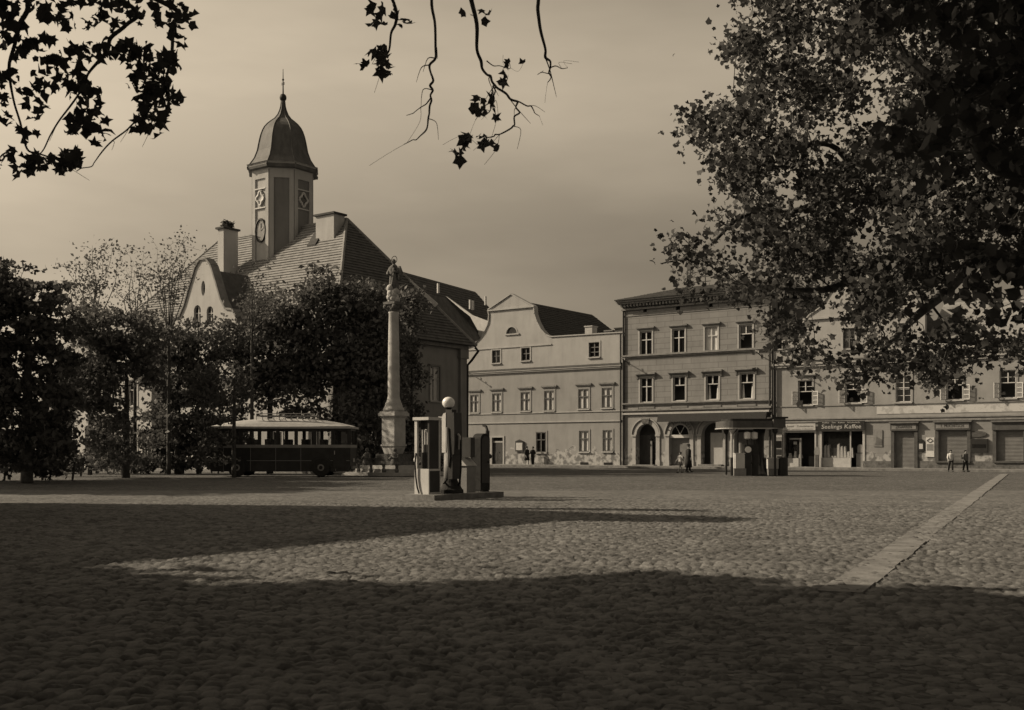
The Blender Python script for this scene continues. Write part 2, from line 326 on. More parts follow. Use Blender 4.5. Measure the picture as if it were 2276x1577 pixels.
def rect(u0, u1, z0, z1): return [(u0,z0),(u1,z0),(u1,z1),(u0,z1)]
def archp(u0, u1, z0, zs, n=14):
    r = (u1-u0)/2; c = (u0+u1)/2
    return [(u0,z0),(u1,z0)]+[(c+r*math.cos(math.pi*i/n), zs+r*math.sin(math.pi*i/n)) for i in range(n+1)]
def arc_band(u0, u1, zs, w, y0, y1, mb, n=16):
    r = (u1-u0)/2; c = (u0+u1)/2
    for i in range(n):
        t0, t1 = math.pi*i/n, math.pi*(i+1)/n
        P = [(c+(r)*math.cos(t0), zs+(r)*math.sin(t0)), (c+(r+w)*math.cos(t0), zs+(r+w)*math.sin(t0)), (c+(r+w)*math.cos(t1), zs+(r+w)*math.sin(t1)), (c+r*math.cos(t1), zs+r*math.sin(t1))]
        mb.prism(P, y0, y1)
def window(parent, u0, u1, z0, z1, fm, pm, surround=None, hood=None, sill=True, bars=(.38,), v=.12, bw=.07, mull=True, brackets=False, label=None, openlow=False, muntin=0):
    f = MB(); w = bw
    f.box(u0, u0+w, v-.04, v+.04, z0, z1); f.box(u1-w, u1, v-.04, v+.04, z0, z1)
    f.box(u0+w, u1-w, v-.037, v+.037, z0, z0+w); f.box(u0+w, u1-w, v-.037, v+.037, z1-w, z1)
    c = (u0+u1)/2; zb = z1-(z1-z0)*bars[0] if bars else None
    if mull: f.box(c-w*.6, c+w*.6, v-.05, v+.034, (zb if openlow else z0+w), z1-w)
    for b in bars:
        zz = z1-(z1-z0)*b; f.box(u0+w, u1-w, v-.055, v+.03, zz-w*.5, zz+w*.5)
    if muntin:
        for k in range(1, muntin+1):
            zz = z0+(z1-z0)*k/(muntin+1)
            if openlow and zz < zb: continue
            f.box(u0+w, u1-w, v-.02, v+.02, zz-.018, zz+.018)
    fr = f.build('window', fm, parent)
    if label: fr['label'] = label
    if not openlow: MB().box(u0+.02, u1-.02, v+.045, v+.06, z0+.02, z1-.02).build('pane', pm, fr)
    else: MB().box(u0+.02, u1-.02, v+.045, v+.06, zb, z1-.02).build('pane', pm, fr)
    if surround:
        s = MB(); w = .13; q = -.035
        s.box(u0-w, u0-.002, q, .02, z0-.02, z1+w); s.box(u1+.002, u1+w, q, .02, z0-.02, z1+w); s.box(u0-.002, u1+.002, q+.003, .02, z1+.002, z1+w-.002)
        s.build('surround', surround, fr)
    if hood:
        hm, ext, dz, dep = hood; s = MB()
        s.box(u0-ext, u1+ext, -dep, .02, z1+dz, z1+dz+.07); s.box(u0-ext+.05, u1+ext-.05, -dep*.7, .02, z1+dz-.08, z1+dz-.003)
        s.prism([(u0-ext, z1+dz+.073), (u1+ext, z1+dz+.073), (u1+ext-.03, z1+dz+.13), (u0-ext+.03, z1+dz+.13)], -dep*.9, .02)
        if brackets:
            for uu in (u0-ext+.14, u1+ext-.14): s.prism([(-dep*.6, z1+dz-.083), (-.0, z1+dz-.083), (0, z1+dz-.42), (-dep*.25, z1+dz-.36)], uu-.06, uu+.06, 'x')
        s.build('window_hood', hm, fr)
    if sill:
        MB().box(u0-.1, u1+.1, -.12, .1, z0-.1, z0-.003).build('sill', M['trim'], fr)
    return fr
def casement(parent, u, z0, z1, w, ang, side):       # a sash swung open outwards
    Mx = Matrix.Translation((u, .0, 0)) @ Matrix.Rotation(ang, 4, 'Z')
    f = MB(Mx); s = 1 if side > 0 else -1
    def b(a0, a1, zz0, zz1, t=.02): f.box(min(s*a0, s*a1), max(s*a0, s*a1), -t, t, zz0, zz1)
    b(0, .05, z0, z1); b(w-.05, w, z0, z1); b(.05, w-.05, z0, z0+.05, .018); b(.05, w-.05, z1-.05, z1, .018)
    for k in (1, 2): zz = z0+(z1-z0)*k/3; b(.05, w-.05, zz-.02, zz+.02, .015)
    fr = f.build('casement', M['frame'], parent)
    p = MB(Mx); a0, a1 = sorted((s*.05, s*(w-.05))); p.box(a0, a1, -.004, .004, z0+.05, z1-.05); p.build('pane', M['casement_glass'], fr)
    return fr
mg = mat('casement_glass', .3, rough=.15, spec=.5); tt = mg.node_tree; pb = tt.nodes['Principled BSDF']; pb.inputs['Alpha'].default_value = .35; M['casement_glass'] = mg

def text(s, size, Mx, m, parent, name='lettering', ext=.006, shear=0, width=None):
    cu = bpy.data.curves.new('t', 'FONT'); cu.body = s; cu.size = size; cu.align_x = 'CENTER'; cu.align_y = 'CENTER'; cu.extrude = ext; cu.shear = shear; cu.resolution_u = 2
    ob = bpy.data.objects.new('t', cu); C.objects.link(ob); bpy.context.view_layer.update()
    me = bpy.data.meshes.new_from_object(ob.evaluated_get(bpy.context.evaluated_depsgraph_get())); bpy.data.objects.remove(ob)
    if width:
        xs = [v.co.x for v in me.vertices]; k = width/max(1e-6, max(xs)-min(xs))
        for v in me.vertices: v.co.x *= k
    me.transform(Mx @ Matrix.Rotation(R(90), 4, 'X')); me.materials.clear(); me.materials.append(m)
    r = bpy.data.objects.new(name, me); C.objects.link(r); r.parent = parent; return r

# ---- left house with the curved gable
def house_left():
    X0 = fu(1016); H = thing('gabled_house', 'pale plastered two-storey house with a curved baroque gable, beside the tall jointed house', 'house', O+U*X0, TH)
    u = lambda x: fu(x)-X0; z = fz
    top = lambda x: z(x, 748.7-(x-1224)*.0605)
    out = [(0, -.1), (u(1384), -.1), (u(1384), z(1384, 739)), (u(1224), z(1224, 749))]
    for x, y in ((1213,744),(1202,732),(1193,714.6),(1187,697),(1186,681),(1136,654),(1086,688),(1088,700),(1086.5,717),(1077,738.5),(1066.6,752),(1050.6,768),(1038.6,773)): out.append((u(x), z(x, y)))
    out += [(0, z(1016, 774))]
    f1 = [(1045.8,1064.4,877,916.4),(1094.5,1114.5,874,915),(1157.7,1178.4,871,913),(1210,1232,868,912),(1285.8,1309,864,908.4),(1338,1361,861.6,906)]
    f0 = [(1192,1214,960,1005),(1287.6,1309,957,1003.5),(1340,1361,955.6,1002.7)]
    fa = [(1094,1112,778,806.5),(1159,1178,772.6,801),(1309,1332,760.4,793)]
    def rc(q): x0,x1,y0,y1 = q; xm = (x0+x1)/2; return (u(x0), u(x1), z(xm, y1), z(xm, y0))
    holes = [rect(*rc(q)) for q in f1+f0+fa]
    door = rc((1094,1118,972,1033)); door = (door[0], door[1], .13, door[3]); holes.append(rect(*door))
    d2 = (u(1046), u(1068), .13, z(1057, 972)); holes.append(rect(*d2))
    c, zc, r = u(1137), z(1137, 741), .56; holes.append([(c+r*math.cos(math.pi*i/12), zc+r*1.05*math.sin(math.pi*i/12)) for i in range(13)])
    wl = wall(H, 'wall', M['plaster_l'], out, holes)
    uw = u(1384)
    MB().box(.02, uw-.02, 1.2, 9.5, 0, 9.3).build('building_body', M['plaster_l'], H)
    MB().box(.03, uw-.03, .46, 1.19, 9.0, 9.25).build('attic_floor', M['dark'], H)
    for q in f1: window(H, *rc(q), M['frame_d'], M['curtain'], M['plaster_l'], (M['trim_d'], .28, .33, .15), v=.03)
    for i, q in enumerate(f0): window(H, *rc(q), M['frame_d'], M['glass'] if i == 0 else M['curtain'], M['plaster_l'], v=.03)
    for q in fa: window(H, *rc(q), M['frame_d'], M['glass'], M['trim'], bars=(.33,.66) if q[0] > 1300 else (.45,))
    l = MB(); l.prism([(c+(r-.03)*math.cos(math.pi*i/12), zc+r*1.0*math.sin(math.pi*i/12)) for i in range(13)], .14, .16); lw = l.build('lunette_window', M['glass'], H)
    s = MB(); arc_band(c-r, c+r, zc, .1, -.03, .02, s); s.box(c-r-.12, c+r+.25, -.1, .05, zc-.12, zc-.004); s.build('surround', M['trim'], lw)
    # a window leaf left ajar, doors
    dd = MB().box(door[0]+.03, door[1]-.03, .1, .16, door[2], door[3]-.45); dd.box(door[0]+.1, (door[0]+door[1])/2-.05, .085, .1, .4, 1.1); dd.box((door[0]+door[1])/2+.05, door[1]-.1, .085, .1, .4, 1.1)
    db = dd.build('door', M['wood'], H); MB().box(door[0]+.03, door[1]-.03, .08, .14, door[3]-.44, door[3]-.3).build('door_transom', M['trim'], db); MB().ball(((door[0]+door[1])/2+.1, .07, 1.15), .035).build('handle', M['iron'], db)
    s = MB(); s.box(door[0]-.16, door[0]-.003, -.05, .05, .12, door[3]+.15); s.box(door[1]+.003, door[1]+.16, -.05, .05, .12, door[3]+.15); s.box(door[0]-.003, door[1]+.003, -.047, .05, door[3]+.003, door[3]+.147); s.build('door_surround', M['trim'], H)
    MB().box(d2[0], d2[1], .12, .18, .12, d2[3]).build('door', M['wood'], H)
    # strings and cornice
    k = MB(); zk = z(1200, 822); k.box(-.02, uw-.05, -.2, .0, zk, zk+.1); k.box(-.02, uw-.05, -.14, .0, zk-.12, zk-.003)
    k.build('cornice', M['trim'], H)
    MB().prism([(-.23, zk+.103), (0, zk+.26), (0, zk+.103)], -.02, uw-.05, 'x').build('cornice_tiles', M['slate'], H)
    k = MB(); za, zb = z(1200, 918), z(1200, 939); k.box(0, uw-.05, -.06, .0, za, za+.09); k.box(0, uw-.05, -.08, .0, zb, zb+.1); k.build('string_course', M['trim'], H)
    # copings
    k = MB(); pts = out[2:-1]
    for p, q in zip(pts[:-1], pts[1:]):
        d = Vector((q[0]-p[0], q[1]-p[1])); L = d.length
        if L < .01: continue
        nn = Vector((d.y, -d.x)).normalized(); nn = nn if True else nn
        e = d.normalized()*.02
        k.prism([(p[0]-e.x, p[1]-e.y), (q[0]+e.x, q[1]+e.y), (q[0]+nn.x*.09+e.x, q[1]+nn.y*.09+e.y), (p[0]+nn.x*.09-e.x, p[1]+nn.y*.09-e.y)], -.09, .5)
    k.box(u(1087)-.1, u(1186)+.1, -.14, 0, z(1136, 687), z(1136, 687)+.12)
    k.box(0, u(1226), -.07, 0, z(1120, 772)-.05, z(1120, 772)+.05)
    k.build('gable_coping', M['trim'], H)
    # roof behind the gable, ridge running back and a lean-to towards the tall house
    rf = MB(); zr = z(1136, 664); uc = u(1136); e = 8.9
    rf.add([(uc, .5, zr), (uc, 13.2, zr), (uc-5.2, .5, e), (uc-5.2, 17.5, e), (uc+5.6, .5, e), (uc+5.6, 17.5, e)], [(0,1,3,2), (0,4,5,1), (1,5,3), (0,2,4), (2,3,5,4)])
    rf.courses((uc+5.6, .5, e), (uc+5.6, 17.5, e), (uc, 13.2, zr), (uc, .5, zr), 26, .04)
    rr = rf.build('roof', M['slate'], H, recalc=False)
    for x0, x1, yt, yb, mm in ((1280,1296,723,747,'hall'), (1324,1341,733,745,'trim_d'), (1347,1370,727,745,'slate')):
        k = MB(); k.box(u(x0), u(x1), 1.4, 2.2, 8.6, z(x0, yt)); k.box(u(x0)-.06, u(x1)+.06, 1.34, 2.26, z(x0, yt), z(x0, yt)+.09); k.build('chimney', M[mm], rr)
    MB().tube([(uw-.12, -.12, .1), (uw-.12, -.12, z(1384, 742))], .07, 8).build('downpipe', M['iron'], H)
    for q in ((1290,1307),(1342,1361)): MB().box(u(q[0]), u(q[1]), -.03, .05, .16, .34).build('cellar_vent', M['dark'], H)
    # notice case
    b = thing('notice_case', 'dark framed notice case with white sheet on the wall right of the dark door', 'notice board', O+U*(fu(1156)), TH)
    zz = z(1156, 992); MB().box(-.42, .42, -.13, -.045, zz-.42, zz+.42).build('case', M['wood'], b); MB().box(-.32, .32, -.15, -.131, zz-.3, zz+.32).build('notice', M['paper'], b)
    MB().prism([(-.46, zz+.423), (.46, zz+.423), (0, zz+.6)], -.16, -.02).build('roof', M['wood'], b)
    return H
house_left()

# ---- tall jointed house
def house_mid():
    X0 = fu(1384.5); H = thing('jointed_house', 'three-storey house with block-jointed plaster, arched ground floor and heavy bracketed cornice', 'house', O+U*X0, TH)
    u = lambda x: fu(x)-X0; z = fz; uw = u(1716)
    def rc(q): x0,x1,y0,y1 = q; xm = (x0+x1)/2; return (u(x0), u(x1), z(xm, y1), z(xm, y0))
    w2 = [(1422,1449,736,788),(1494,1522,731,784),(1567,1595,726.5,780),(1642.7,1672.5,721.5,776)]
    w1 = [(1423,1449.6,839,894),(1496,1523,836,890.6),(1569,1597.5,833,888),(1644,1675,829,886)]
    at = [(1430,1438,682,693),(1502,1511.5,677,688),(1575,1584,671,682),(1652,1661,665.5,676.5)]
    zt = 12.75; zf = 5.02
    wall(H, 'wall', M['plaster_m'], rect(0, uw, zf, zt), [rect(*rc(q)) for q in w2+w1+at])
    ar = [(1415,1457.5),(1489,1532),(1560,1606),(1634,1680)]
    zs = 2.55; arr = []
    for x0, x1 in ar: arr.append((u(x0), u(x1)))
    wall(H, 'ground_floor_wall', M['plaster_mb'], rect(0, uw, -.1, zf), [archp(p, q, .14, zs) for p, q in arr], reveal=.5, thick=.6)
    MB().box(.02, uw-.02, 1.6, 11, 0, zt-.1).build('building_body', M['hall_side'], H)
    MB().box(.03, uw-.03, .61, 1.59, zf+.02, zf+.3).build('floor_slab', M['dark'], H)
    [MB().box(a_, a_+.3, .46, 1.6, zf+.35, zt).build('side_wall', M['hall_side'], H) for a_ in (0, uw-.3)]; [MB().box(a_, a_+.3, .61, 1.6, 0, zf-.05).build('side_wall', M['hall_side'], H) for a_ in (0, uw-.3)]
    for i, q in enumerate(w2):
        window(H, *rc(q), M['frame'], M['curtain'] if i == 2 else M['glass'], M['trim'], (M['trim_d'], .26, .24, .2), openlow=(i == 3), bars=(.36,))
    for i, q in enumerate(w1): window(H, *rc(q), M['frame'], M['glass'], M['trim'], (M['trim_d'], .36, .26, .28), brackets=True, openlow=(i > 0), bars=(.36,))
    # curtains drawn aside in the open lower windows
    for q in w1[2:]:
        a, b, c, d = rc(q)
        for s0, s1 in ((a+.05, a+.3), (b-.32, b-.05)):
            MB().tube([((s0+s1)/2, .3, c+.02), ((s0+s1)/2, .3, c+(d-c)*.6)], [.12, .05], 7).build('curtain', M['cloth_w'], H)
    for q in at: a, b, c, d = rc(q); MB().box(a, b, .15, .2, c, d).build('attic_opening', M['dark'], H)
    # cornice
    zc = 12.55; k = MB(); k.box(-.25, uw+.25, -.75, 0, zt+.28, zt+.42); k.box(-.2, uw+.2, -.6, 0, zt+.14, zt+.277); k.box(-.05, uw+.05, -.22, 0, zt-.32, zt-.18); k.box(-.05, uw+.05, -.12, 0, zt-.1, zt+.137)
    cn = k.build('cornice', M['trim_d'], H)
    k = MB(); n = 44
    for i in range(n): uu = -.02+(uw+.04)*(i+.5)/n; k.box(uu-.07, uu+.07, -.48, -.121, zt-.08, zt+.137)
    k.build('cornice_bracket_row', M['trim_d'], cn)
    k = MB(); k.box(-.3, uw+.3, -.86, -.1, zt+.423, zt+.50); k.build('gutter', M['slate'], H)
    zl = fz(1500, 693.5)
    k = MB(); k.box(.03, uw-.03, -.05, 0, zl-.05, zl+.05); k.build('frieze_line', M['trim_d'], H)
    for zz, dep, h in ((8.74, .2, .14), (4.96, .18, .1), (4.42, .24, .14)):
        k = MB(); k.box(-.02, uw+.02, -dep, 0, zz, zz+h); k.box(-.01, uw+.01, -dep*.55, 0, zz-.12, zz-.003); k.build('string_course', M['trim_d'], H)
    k = MB(); k.box(0, uw, -.16, 0, 4.14, 4.28); k.build('ledge', M['pale'], H)
    # parapet panels below the first-floor windows
    for q in w1:
        a, b, c, d = rc(q); MB().box(a-.14, b+.14, -.035, 0, 4.6, 4.9).build('apron_panel', M['panel'], H)
        for s0 in (a-.2, b+.16): MB().box(s0, s0+.04, -.05, 0, 4.58, 4.93).build('panel_joint', M['trim_d'], H)
    # arches
    for i, (p, q) in enumerate(arr):
        s = MB(); arc_band(p, q, zs, .3, -.04, 0, s); arc_band(p-.38, q+.38, zs, .08, -.12, 0, s); ao = s.build('arch_surround', M['trim'], H)
        for e0, e1 in ((p-.42, p-.004), (q+.004, q+.42)):
            s = MB(); s.box(e0, e1, -.14, 0, zs-.14, zs-.003); s.box(e0+.06, e1-.056, -.07, 0, .55, zs-.143); s.box(e0+.02, e1-.016, -.11, 0, .1, .55); s.build('pilaster', M['trim'], ao)
        c = (p+q)/2; r = (q-p)/2
        if i == 0: MB().prism([(c-.28, zs+r+.02), (c+.28, zs+r+.02), (c+.36, zs+r+.42), (c-.36, zs+r+.42)], -.16, 0).build('keystone', M['stone_d'], ao)
        if i == 0:
            d = MB(); d.box(p, c+.15, .48, .54, .14, zs+.0); dm = d.build('door', M['wood'], H)
            MB().box(c+.16, c+.3, .4, .5, .14, zs-.5).build('door_post', M['grey'], dm)
            MB().box(p-.1, q+.1, -.55, -.11, .12, .2).build('doorstep', M['kerb'], H); MB().prism([(q-.55, .5), (q-.05, .5), (q-.05, 2.2), (q-.55, 2.2)], .5, .55).build('door_glass', M['glass'], dm)
        if i == 1:
            sh = MB().box(p, q, .3, .36, .14, zs-.28).build('rolling_shutter', M['shutter2'], H)
            t = MB(); t.box(p, q, .02, .3, zs-.27, zs-.03); arc_band(p+.09, q-.09, zs, .09, .05, .15, t)
            for an in (60, 120): t.tube([(c, .1, zs), (c+(r-.09)*math.cos(R(an)), .1, zs+(r-.09)*math.sin(R(an)))], .025, 4)
            fl = t.build('fanlight', M['white'], H); MB().prism([(c+(r-.02)*math.cos(math.pi*j/12), zs+(r-.02)*math.sin(math.pi*j/12)) for j in range(13)], .2, .22).build('pane', M['glass'], fl)
            txt = 'E. SCHWARZER'; 
            for j, ch in enumerate(txt):
                if ch == ' ': continue
                an = R(160-140*j/(len(txt)-1)); Mx = Matrix.Translation((c+(r+.15)*math.cos(an), -.05, zs+(r+.15)*math.sin(an))) @ Matrix.Rotation(-(an-R(90)), 4, 'Y')
                text(ch, .3, Mx, M['black'], ao, 'letter')
        if i == 2:
            MB().box(p+.55, q, .35, .5, .2, zs+.1).build('door', M['hall'], H); MB().box(p-.1, q+.1, -.5, -.11, .12, .26).build('doorstep', M['kerb'], H)
        if i == 3: MB().box(p, q, .42, .48, .14, zs).build('door', M['wood'], H)
    # awning box over the shops
    k = MB(); k.box(u(1473), uw-.1, -.75, -.26, 3.62, 4.12); k.build('awning_box', M['black'], H)
    k = MB(); k.prism([(-1.0, 3.5), (-.76, 4.1), (-.76, 3.6)], u(1473), uw-.1, 'x'); k.build('awning', M['cloth_d'], H)
    # roof
    zr = 14.6; a = zt+.46; rf = MB()
    P = [(-.3, -.85, a), (uw+.3, -.85, a), (uw+.3, 11, a), (-.3, 11, a), (3.2, 4.6, zr), (uw-.6, 4.6, zr)]
    rf.courses(P[0], P[1], P[5], P[4], 22, .04); rf.courses(P[3], P[0], P[4], P[4], 22, .04); rf.courses(P[1], P[2], P[5], P[5], 22, .04)
    rf.add(P, [(0,1,5,4), (3,0,4), (1,2,5), (2,3,4,5), (0,3,2,1)])
    rf.build('roof', M['tile_d'], H, recalc=False)
    k = MB(); z0_, z1_ = 14.2, 15.9
    for x in (1478, 1512): k.tube([(u(x), 4.4, z0_), (u(x), 4.4, z1_)], .045, 6)
    for zz in (14.9, 15.3, 15.7): k.tube([(u(1466), 4.4, zz), (u(1524), 4.4, zz)], .035, 5)
    k.build('wire_rack', M['iron'], H)
    MB().tube([(.1, -.1, .1), (.1, -.1, zt-.3)], .07, 8).build('downpipe', M['iron'], H)
    MB().tube([(uw-.12, -.13, .1), (uw-.12, -.13, zt-.1), (uw-.12, -.5, zt+.35)], .08, 8).build('downpipe', M['iron'], H)
    return H
M['shutter2'] = mat('pale_rolling_shutter', .16, .19, 2, rough=.7); slats(M['shutter2'])
house_mid()

# ---- right house with the shops
def house_right():
    X0 = fu(1719); H = thing('shop_house', 'pale plastered house with open casements above two shops and rolled-down shutters, behind the big tree', 'house', O+U*X0, TH)
    u = lambda x: fu(x)-X0; z = fz; uw = u(2330)
    def rc(q): x0,x1,y0,y1 = q; xm = (x0+x1)/2; return (u(x0), u(x1), z(xm, y1), z(xm, y0))
    w1 = [(1774,1805.5,845,899.5),(1879,1913.5,840,895),(1991,2025,835,893),(2104,2140,828,888),(2222,2258,822,884)]
    w2 = [(1874,1900.5,729,774),(1991,2018,718,763)]
    zf = z(1735, 936)
    out = [(0, zf), (uw, zf), (uw, z(2330, 778)), (u(2056), z(2056, 760)), (u(2056), z(2056, 690))]
    for x, y in ((2040,672),(2015,640),(1990,622),(1930,590),(1868,628),(1845,650),(1822,685),(1800,700),(1785,718),(1768,745),(1764,757),(1741,757),(1741,777),(1719,778)): out.append((u(x), z(x, y)))
    wall(H, 'wall', M['plaster_r'], out, [rect(*rc(q)) for q in w1+w2])
    s1, s2 = rc((1743.5,1811,961,1039)), rc((1827,1917.5,958,1036)); t1, t2 = rc((1988.5,2033,957,1041)), rc((2087,2150,955,1024))
    s1 = (s1[0], s1[1], .15, s1[3]); s2 = (s2[0], s2[1], .15, s2[3]); t1 = (t1[0], t1[1], .13, t1[3])
    t3 = rc((2215,2275,955,1024))
    wall(H, 'shop_floor_wall', M['plaster_rb'], rect(0, uw, -.1, zf), [rect(*q) for q in (s1,s2,t1,t2,t3)], reveal=.3)
    MB().box(.02, uw-.02, 2.2, 10, 0, z(1900, 780)).build('building_body', M['hall_side'], H)
    MB().box(.03, uw-.03, .46, 2.19, zf+.05, zf+.3).build('floor_slab', M['dark'], H)
    for i, q in enumerate(w1):
        op = i != 2; a, b, c, d = rc(q)
        window(H, a, b, c, d, M['frame'] if i != 2 else M['frame'], M['glass'], M['plaster_r'], (M['trim'], .3, .38, .2) if i < 2 else None, openlow=op, bars=(.45,), muntin=3, bw=.055)
        if op:
            zm = d-(d-c)*.45; casement(H, b+.02, c, zm, (b-a)*.48, R(-22), 1); casement(H, a-.02, c, zm, (b-a)*.48, R(58), -1)
    for q in w2: window(H, *rc(q), M['frame_d'], M['glass'], M['trim'], bars=(.5,), muntin=2)
    k = MB(); zk = z(1790, 810); k.box(0, uw, -.22, 0, zk, zk+.12); k.box(0, uw, -.14, 0, zk-.16, zk-.003); k.build('cornice', M['trim'], H)
    MB().prism([(-.22, zk+.123), (0, zk+.3), (0, zk+.123)], 0, uw, 'x').build('cornice_tiles', M['slate'], H)
    k = MB(); zk = z(1920, 702); k.box(u(1786), u(2056), -.15, 0, zk, zk+.14); k.build('string_course', M['trim'], H)
    k = MB(); zk = z(1780, 932); k.box(0, uw, -.14, 0, zk-.02, zk+.07); k.box(0, uw, -.1, 0, zk-.22, zk-.1); k.build('string_course', M['trim_d'], H)
    k = MB(); zk = z(1850, 902); k.box(0, uw, -.05, 0, zk, zk+.06); k.build('string_course', M['trim_d'], H)
    MB().box(u(1949), uw-.2, -.03, 0, z(2000, 919), z(2000, 902.5)).build('painted_band', M['band'], H)
    MB().box(0, s1[0]-.02, -.05, 0, .1, .55).build('plinth', M['stone_d'], H)
    k = MB(); k.box(s2[1]+.02, t1[0]-.2, -.05, 0, .1, .58); k.box(t1[1]+.2, uw, -.05, 0, .1, .6); k.build('plinth', M['stone_d'], H)
    # curved gable roof behind
    e = z(1900, 770); zp = z(1930, 596); ug = u(1930)
    MB().add([(ug, .5, zp), (ug, 9, zp), (u(1790), .5, e), (u(1790), 9, e), (u(2056), .5, e), (u(2056), 9, e)], [(0,1,3,2), (0,4,5,1), (1,5,3), (0,2,4), (2,3,5,4)]).build('roof', M['slate'], H)
    MB().add([(u(2056), .1, e), (uw, .1, e), (uw, 5, e+3.2), (u(2056), 5, e+3.2), (u(2056), 10, e), (uw, 10, e)], [(0,1,2,3), (3,2,5,4), (1,5,2), (0,3,4), (0,4,5,1)]).build('roof', M['tile'], H)
    # dark fire wall of the rear wing left of the gable
    k = MB(); k.add([(u(1719), 1.0, e-.4), (u(1719), 1.0, z(1719, 655)), (u(1755), 1.0, z(1755, 660)), (u(1800), 1.0, z(1800, 700)), (u(1800), 1.0, e-.4)]+[(u(1719), 8, e-.4), (u(1719), 8, z(1719, 655)), (u(1755), 8, z(1755, 660)), (u(1800), 8, z(1800, 700)), (u(1800), 8, e-.4)], [(0,1,2,3,4), (5,6,7,8,9), (1,2,7,6), (2,3,8,7), (0,1,6,5), (3,4,9,8)]); k.build('rear_roof', M['slate'], H)
    # copings
    k = MB()
    for p, q in zip(out[4:-1], out[5:]):
        d = Vector((q[0]-p[0], q[1]-p[1])); nn = Vector((d.y, -d.x)).normalized(); e_ = d.normalized()*.02
        k.prism([(p[0]-e_.x, p[1]-e_.y), (q[0]+e_.x, q[1]+e_.y), (q[0]+nn.x*.08+e_.x, q[1]+nn.y*.08+e_.y), (p[0]+nn.x*.08-e_.x, p[1]+nn.y*.08-e_.y)], -.08, .48)
    k.build('gable_coping', M['trim'], H)
    # shop 1
    a, b, c, d = s1; f = MB()
    f.box(a-.14, a-.003, -.05, .1, .12, d+.14); f.box(b+.003, b+.12, -.05, .1, .12, d+.14); f.box(a-.003, b+.003, -.047, .1, d+.003, d+.137); sf = f.build('shop_front', M['pale'], H, )
    sf['label'] = 'pale framed shop front under the white signboard'
    m_ = MB(); m_.box(a, a+(b-a)*.45, .12, .2, .15, .75); m_.build('stall_riser', M['pale'], sf); MB().box(a+.03, a+(b-a)*.45, .16, .18, .76, d-.1).build('pane', M['glass2'], sf)
    MB().box(a+(b-a)*.48, a+(b-a)*.54, .1, .25, .14, 2.2).build('door_post', M['grey'], sf); MB().box(a+(b-a)*.72, b, .5, .56, .15, .9).build('door_leaf', M['wood'], sf)
    g_ = MB()
    for q, (w_, h_) in enumerate(((.28,.35),(.2,.5),(.3,.3))): uu = a+.3+q*.38; g_.prism([(uu-w_/2,.76),(uu+w_/2,.76),(uu+w_*.2,.76+h_),(uu-w_*.2,.76+h_)], .3, .5)
    g_.box(a+.25, a+1.0, .35, .4, 2.1, 2.2); g_.box(a+.55, a+.8, .35, .4, 1.75, 1.95); g_.build('window_display', M['cloth_w'], sf)
    MB().box(a-.1, b+.1, .9, 1.0, .1, d+.1).build('shop_interior', M['dark'], sf)
    # shop 2
    a, b, c, d = s2; f = MB()
    f.box(a-.16, a-.003, -.05, .1, .12, d+.16); f.box(b+.003, b+.16, -.05, .1, .12, d+.16); f.box(a-.003, b+.003, -.047, .1, d+.003, d+.157); m = a+(b-a)*.7
    f.box(m-.04, m+.04, .02, .14, .15, d); sf = f.build('shop_front', M['pale'], H); sf['label'] = 'pale framed shop front with a white window display under the black signboard'
    MB().box(a, m-.05, .1, .2, .15, .8).build('stall_riser', M['pale'], sf); MB().box(a+.02, m-.05, .14, .16, .81, d-.05).build('pane', M['glass2'], sf)
    g_ = MB()
    for q in range(9):
        uu = a+.15+q*.235; hh = random.uniform(.25, 1.0) if q not in (2, 3) else .12
        g_.prism([(uu-.1,.81),(uu+.1,.81),(uu+.1*random.random(),.81+hh),(uu-.08,.81+hh*.9)], .25, .3+.3*random.random())
    g_.build('window_display', M['cloth_w'], sf)
    MB().box(a+.55, a+1.0, .3, .5, .81, 1.5).build('display_cabinet', M['wood'], sf)
    dl = MB(); dl.box(m+.32, b-.02, .3, .36, .15, 1.1); dl.prism(archp(m+.4, b-.08, 1.15, 1.55, 8), .3, .34); dl.build('door_leaf', M['grey'], sf)
    MB().box(a-.1, b+.1, .9, 1.0, .1, d+.1).build('shop_interior', M['dark'], sf)
    # shutters
    for i, (a, b, c, d) in enumerate((t1, t2, t3)):
        s = MB().box(a, b, .12, .18, c, d).build('rolling_shutter', M['shutter'], H)
        f = MB(); f.box(a-.22, a-.004, -.12, .1, c-.0, d); f.box(b+.004, b+.22, -.12, .1, c, d); f.box(a-.24, b+.24, -.2, .05, d+.003, d+.5); f.prism([(-.34, d+.503), (.02, d+.503), (.02, d+.62), (-.2, d+.62)], a-.32, b+.32, 'x')
        if i: f.box(a-.2, b+.2, -.15, .1, c-.12, c-.004)
        f.build('shutter_frame', M['frame_d2'], s)
        if i < 2:
            MB().box(a-.14, b+.14, -.22, -.2, d+.1, d+.42).build('sign_panel', M['grey'], s)
            text('ZIGARREN' if i == 0 else 'F. MUCHITSCH', .3, Matrix.Translation(((a+b)/2, -.225, d+.26)), M['black'], s, width=(b-a)*.8)
    MB().tube([(.12, -.16, .1), (.12, -.16, z(1722, 800))], .09, 8).build('downpipe', M['iron'], H)
    # signs hung on the front: things of their own
    def board(name, label, cat, x0, x1, y0, y1, m, dep=.1, off=.0):
        xm = (x0+x1)/2; t = thing(name, label, cat, O+U*fu(xm), TH); w = (fu(x1)-fu(x0))/2; z0, z1 = z(xm, y1), z(xm, y0)
        MB().box(-w, w, -dep-off, -.005-off, z0, z1).build('board', m, t); return t, w, z0, z1, dep+off
    t, w, z0, z1, dp = board('shop_sign', 'white signboard with faint thin lettering over the left shop', 'sign', 1742, 1814.5, 941, 956, M['pale'], off=.14)
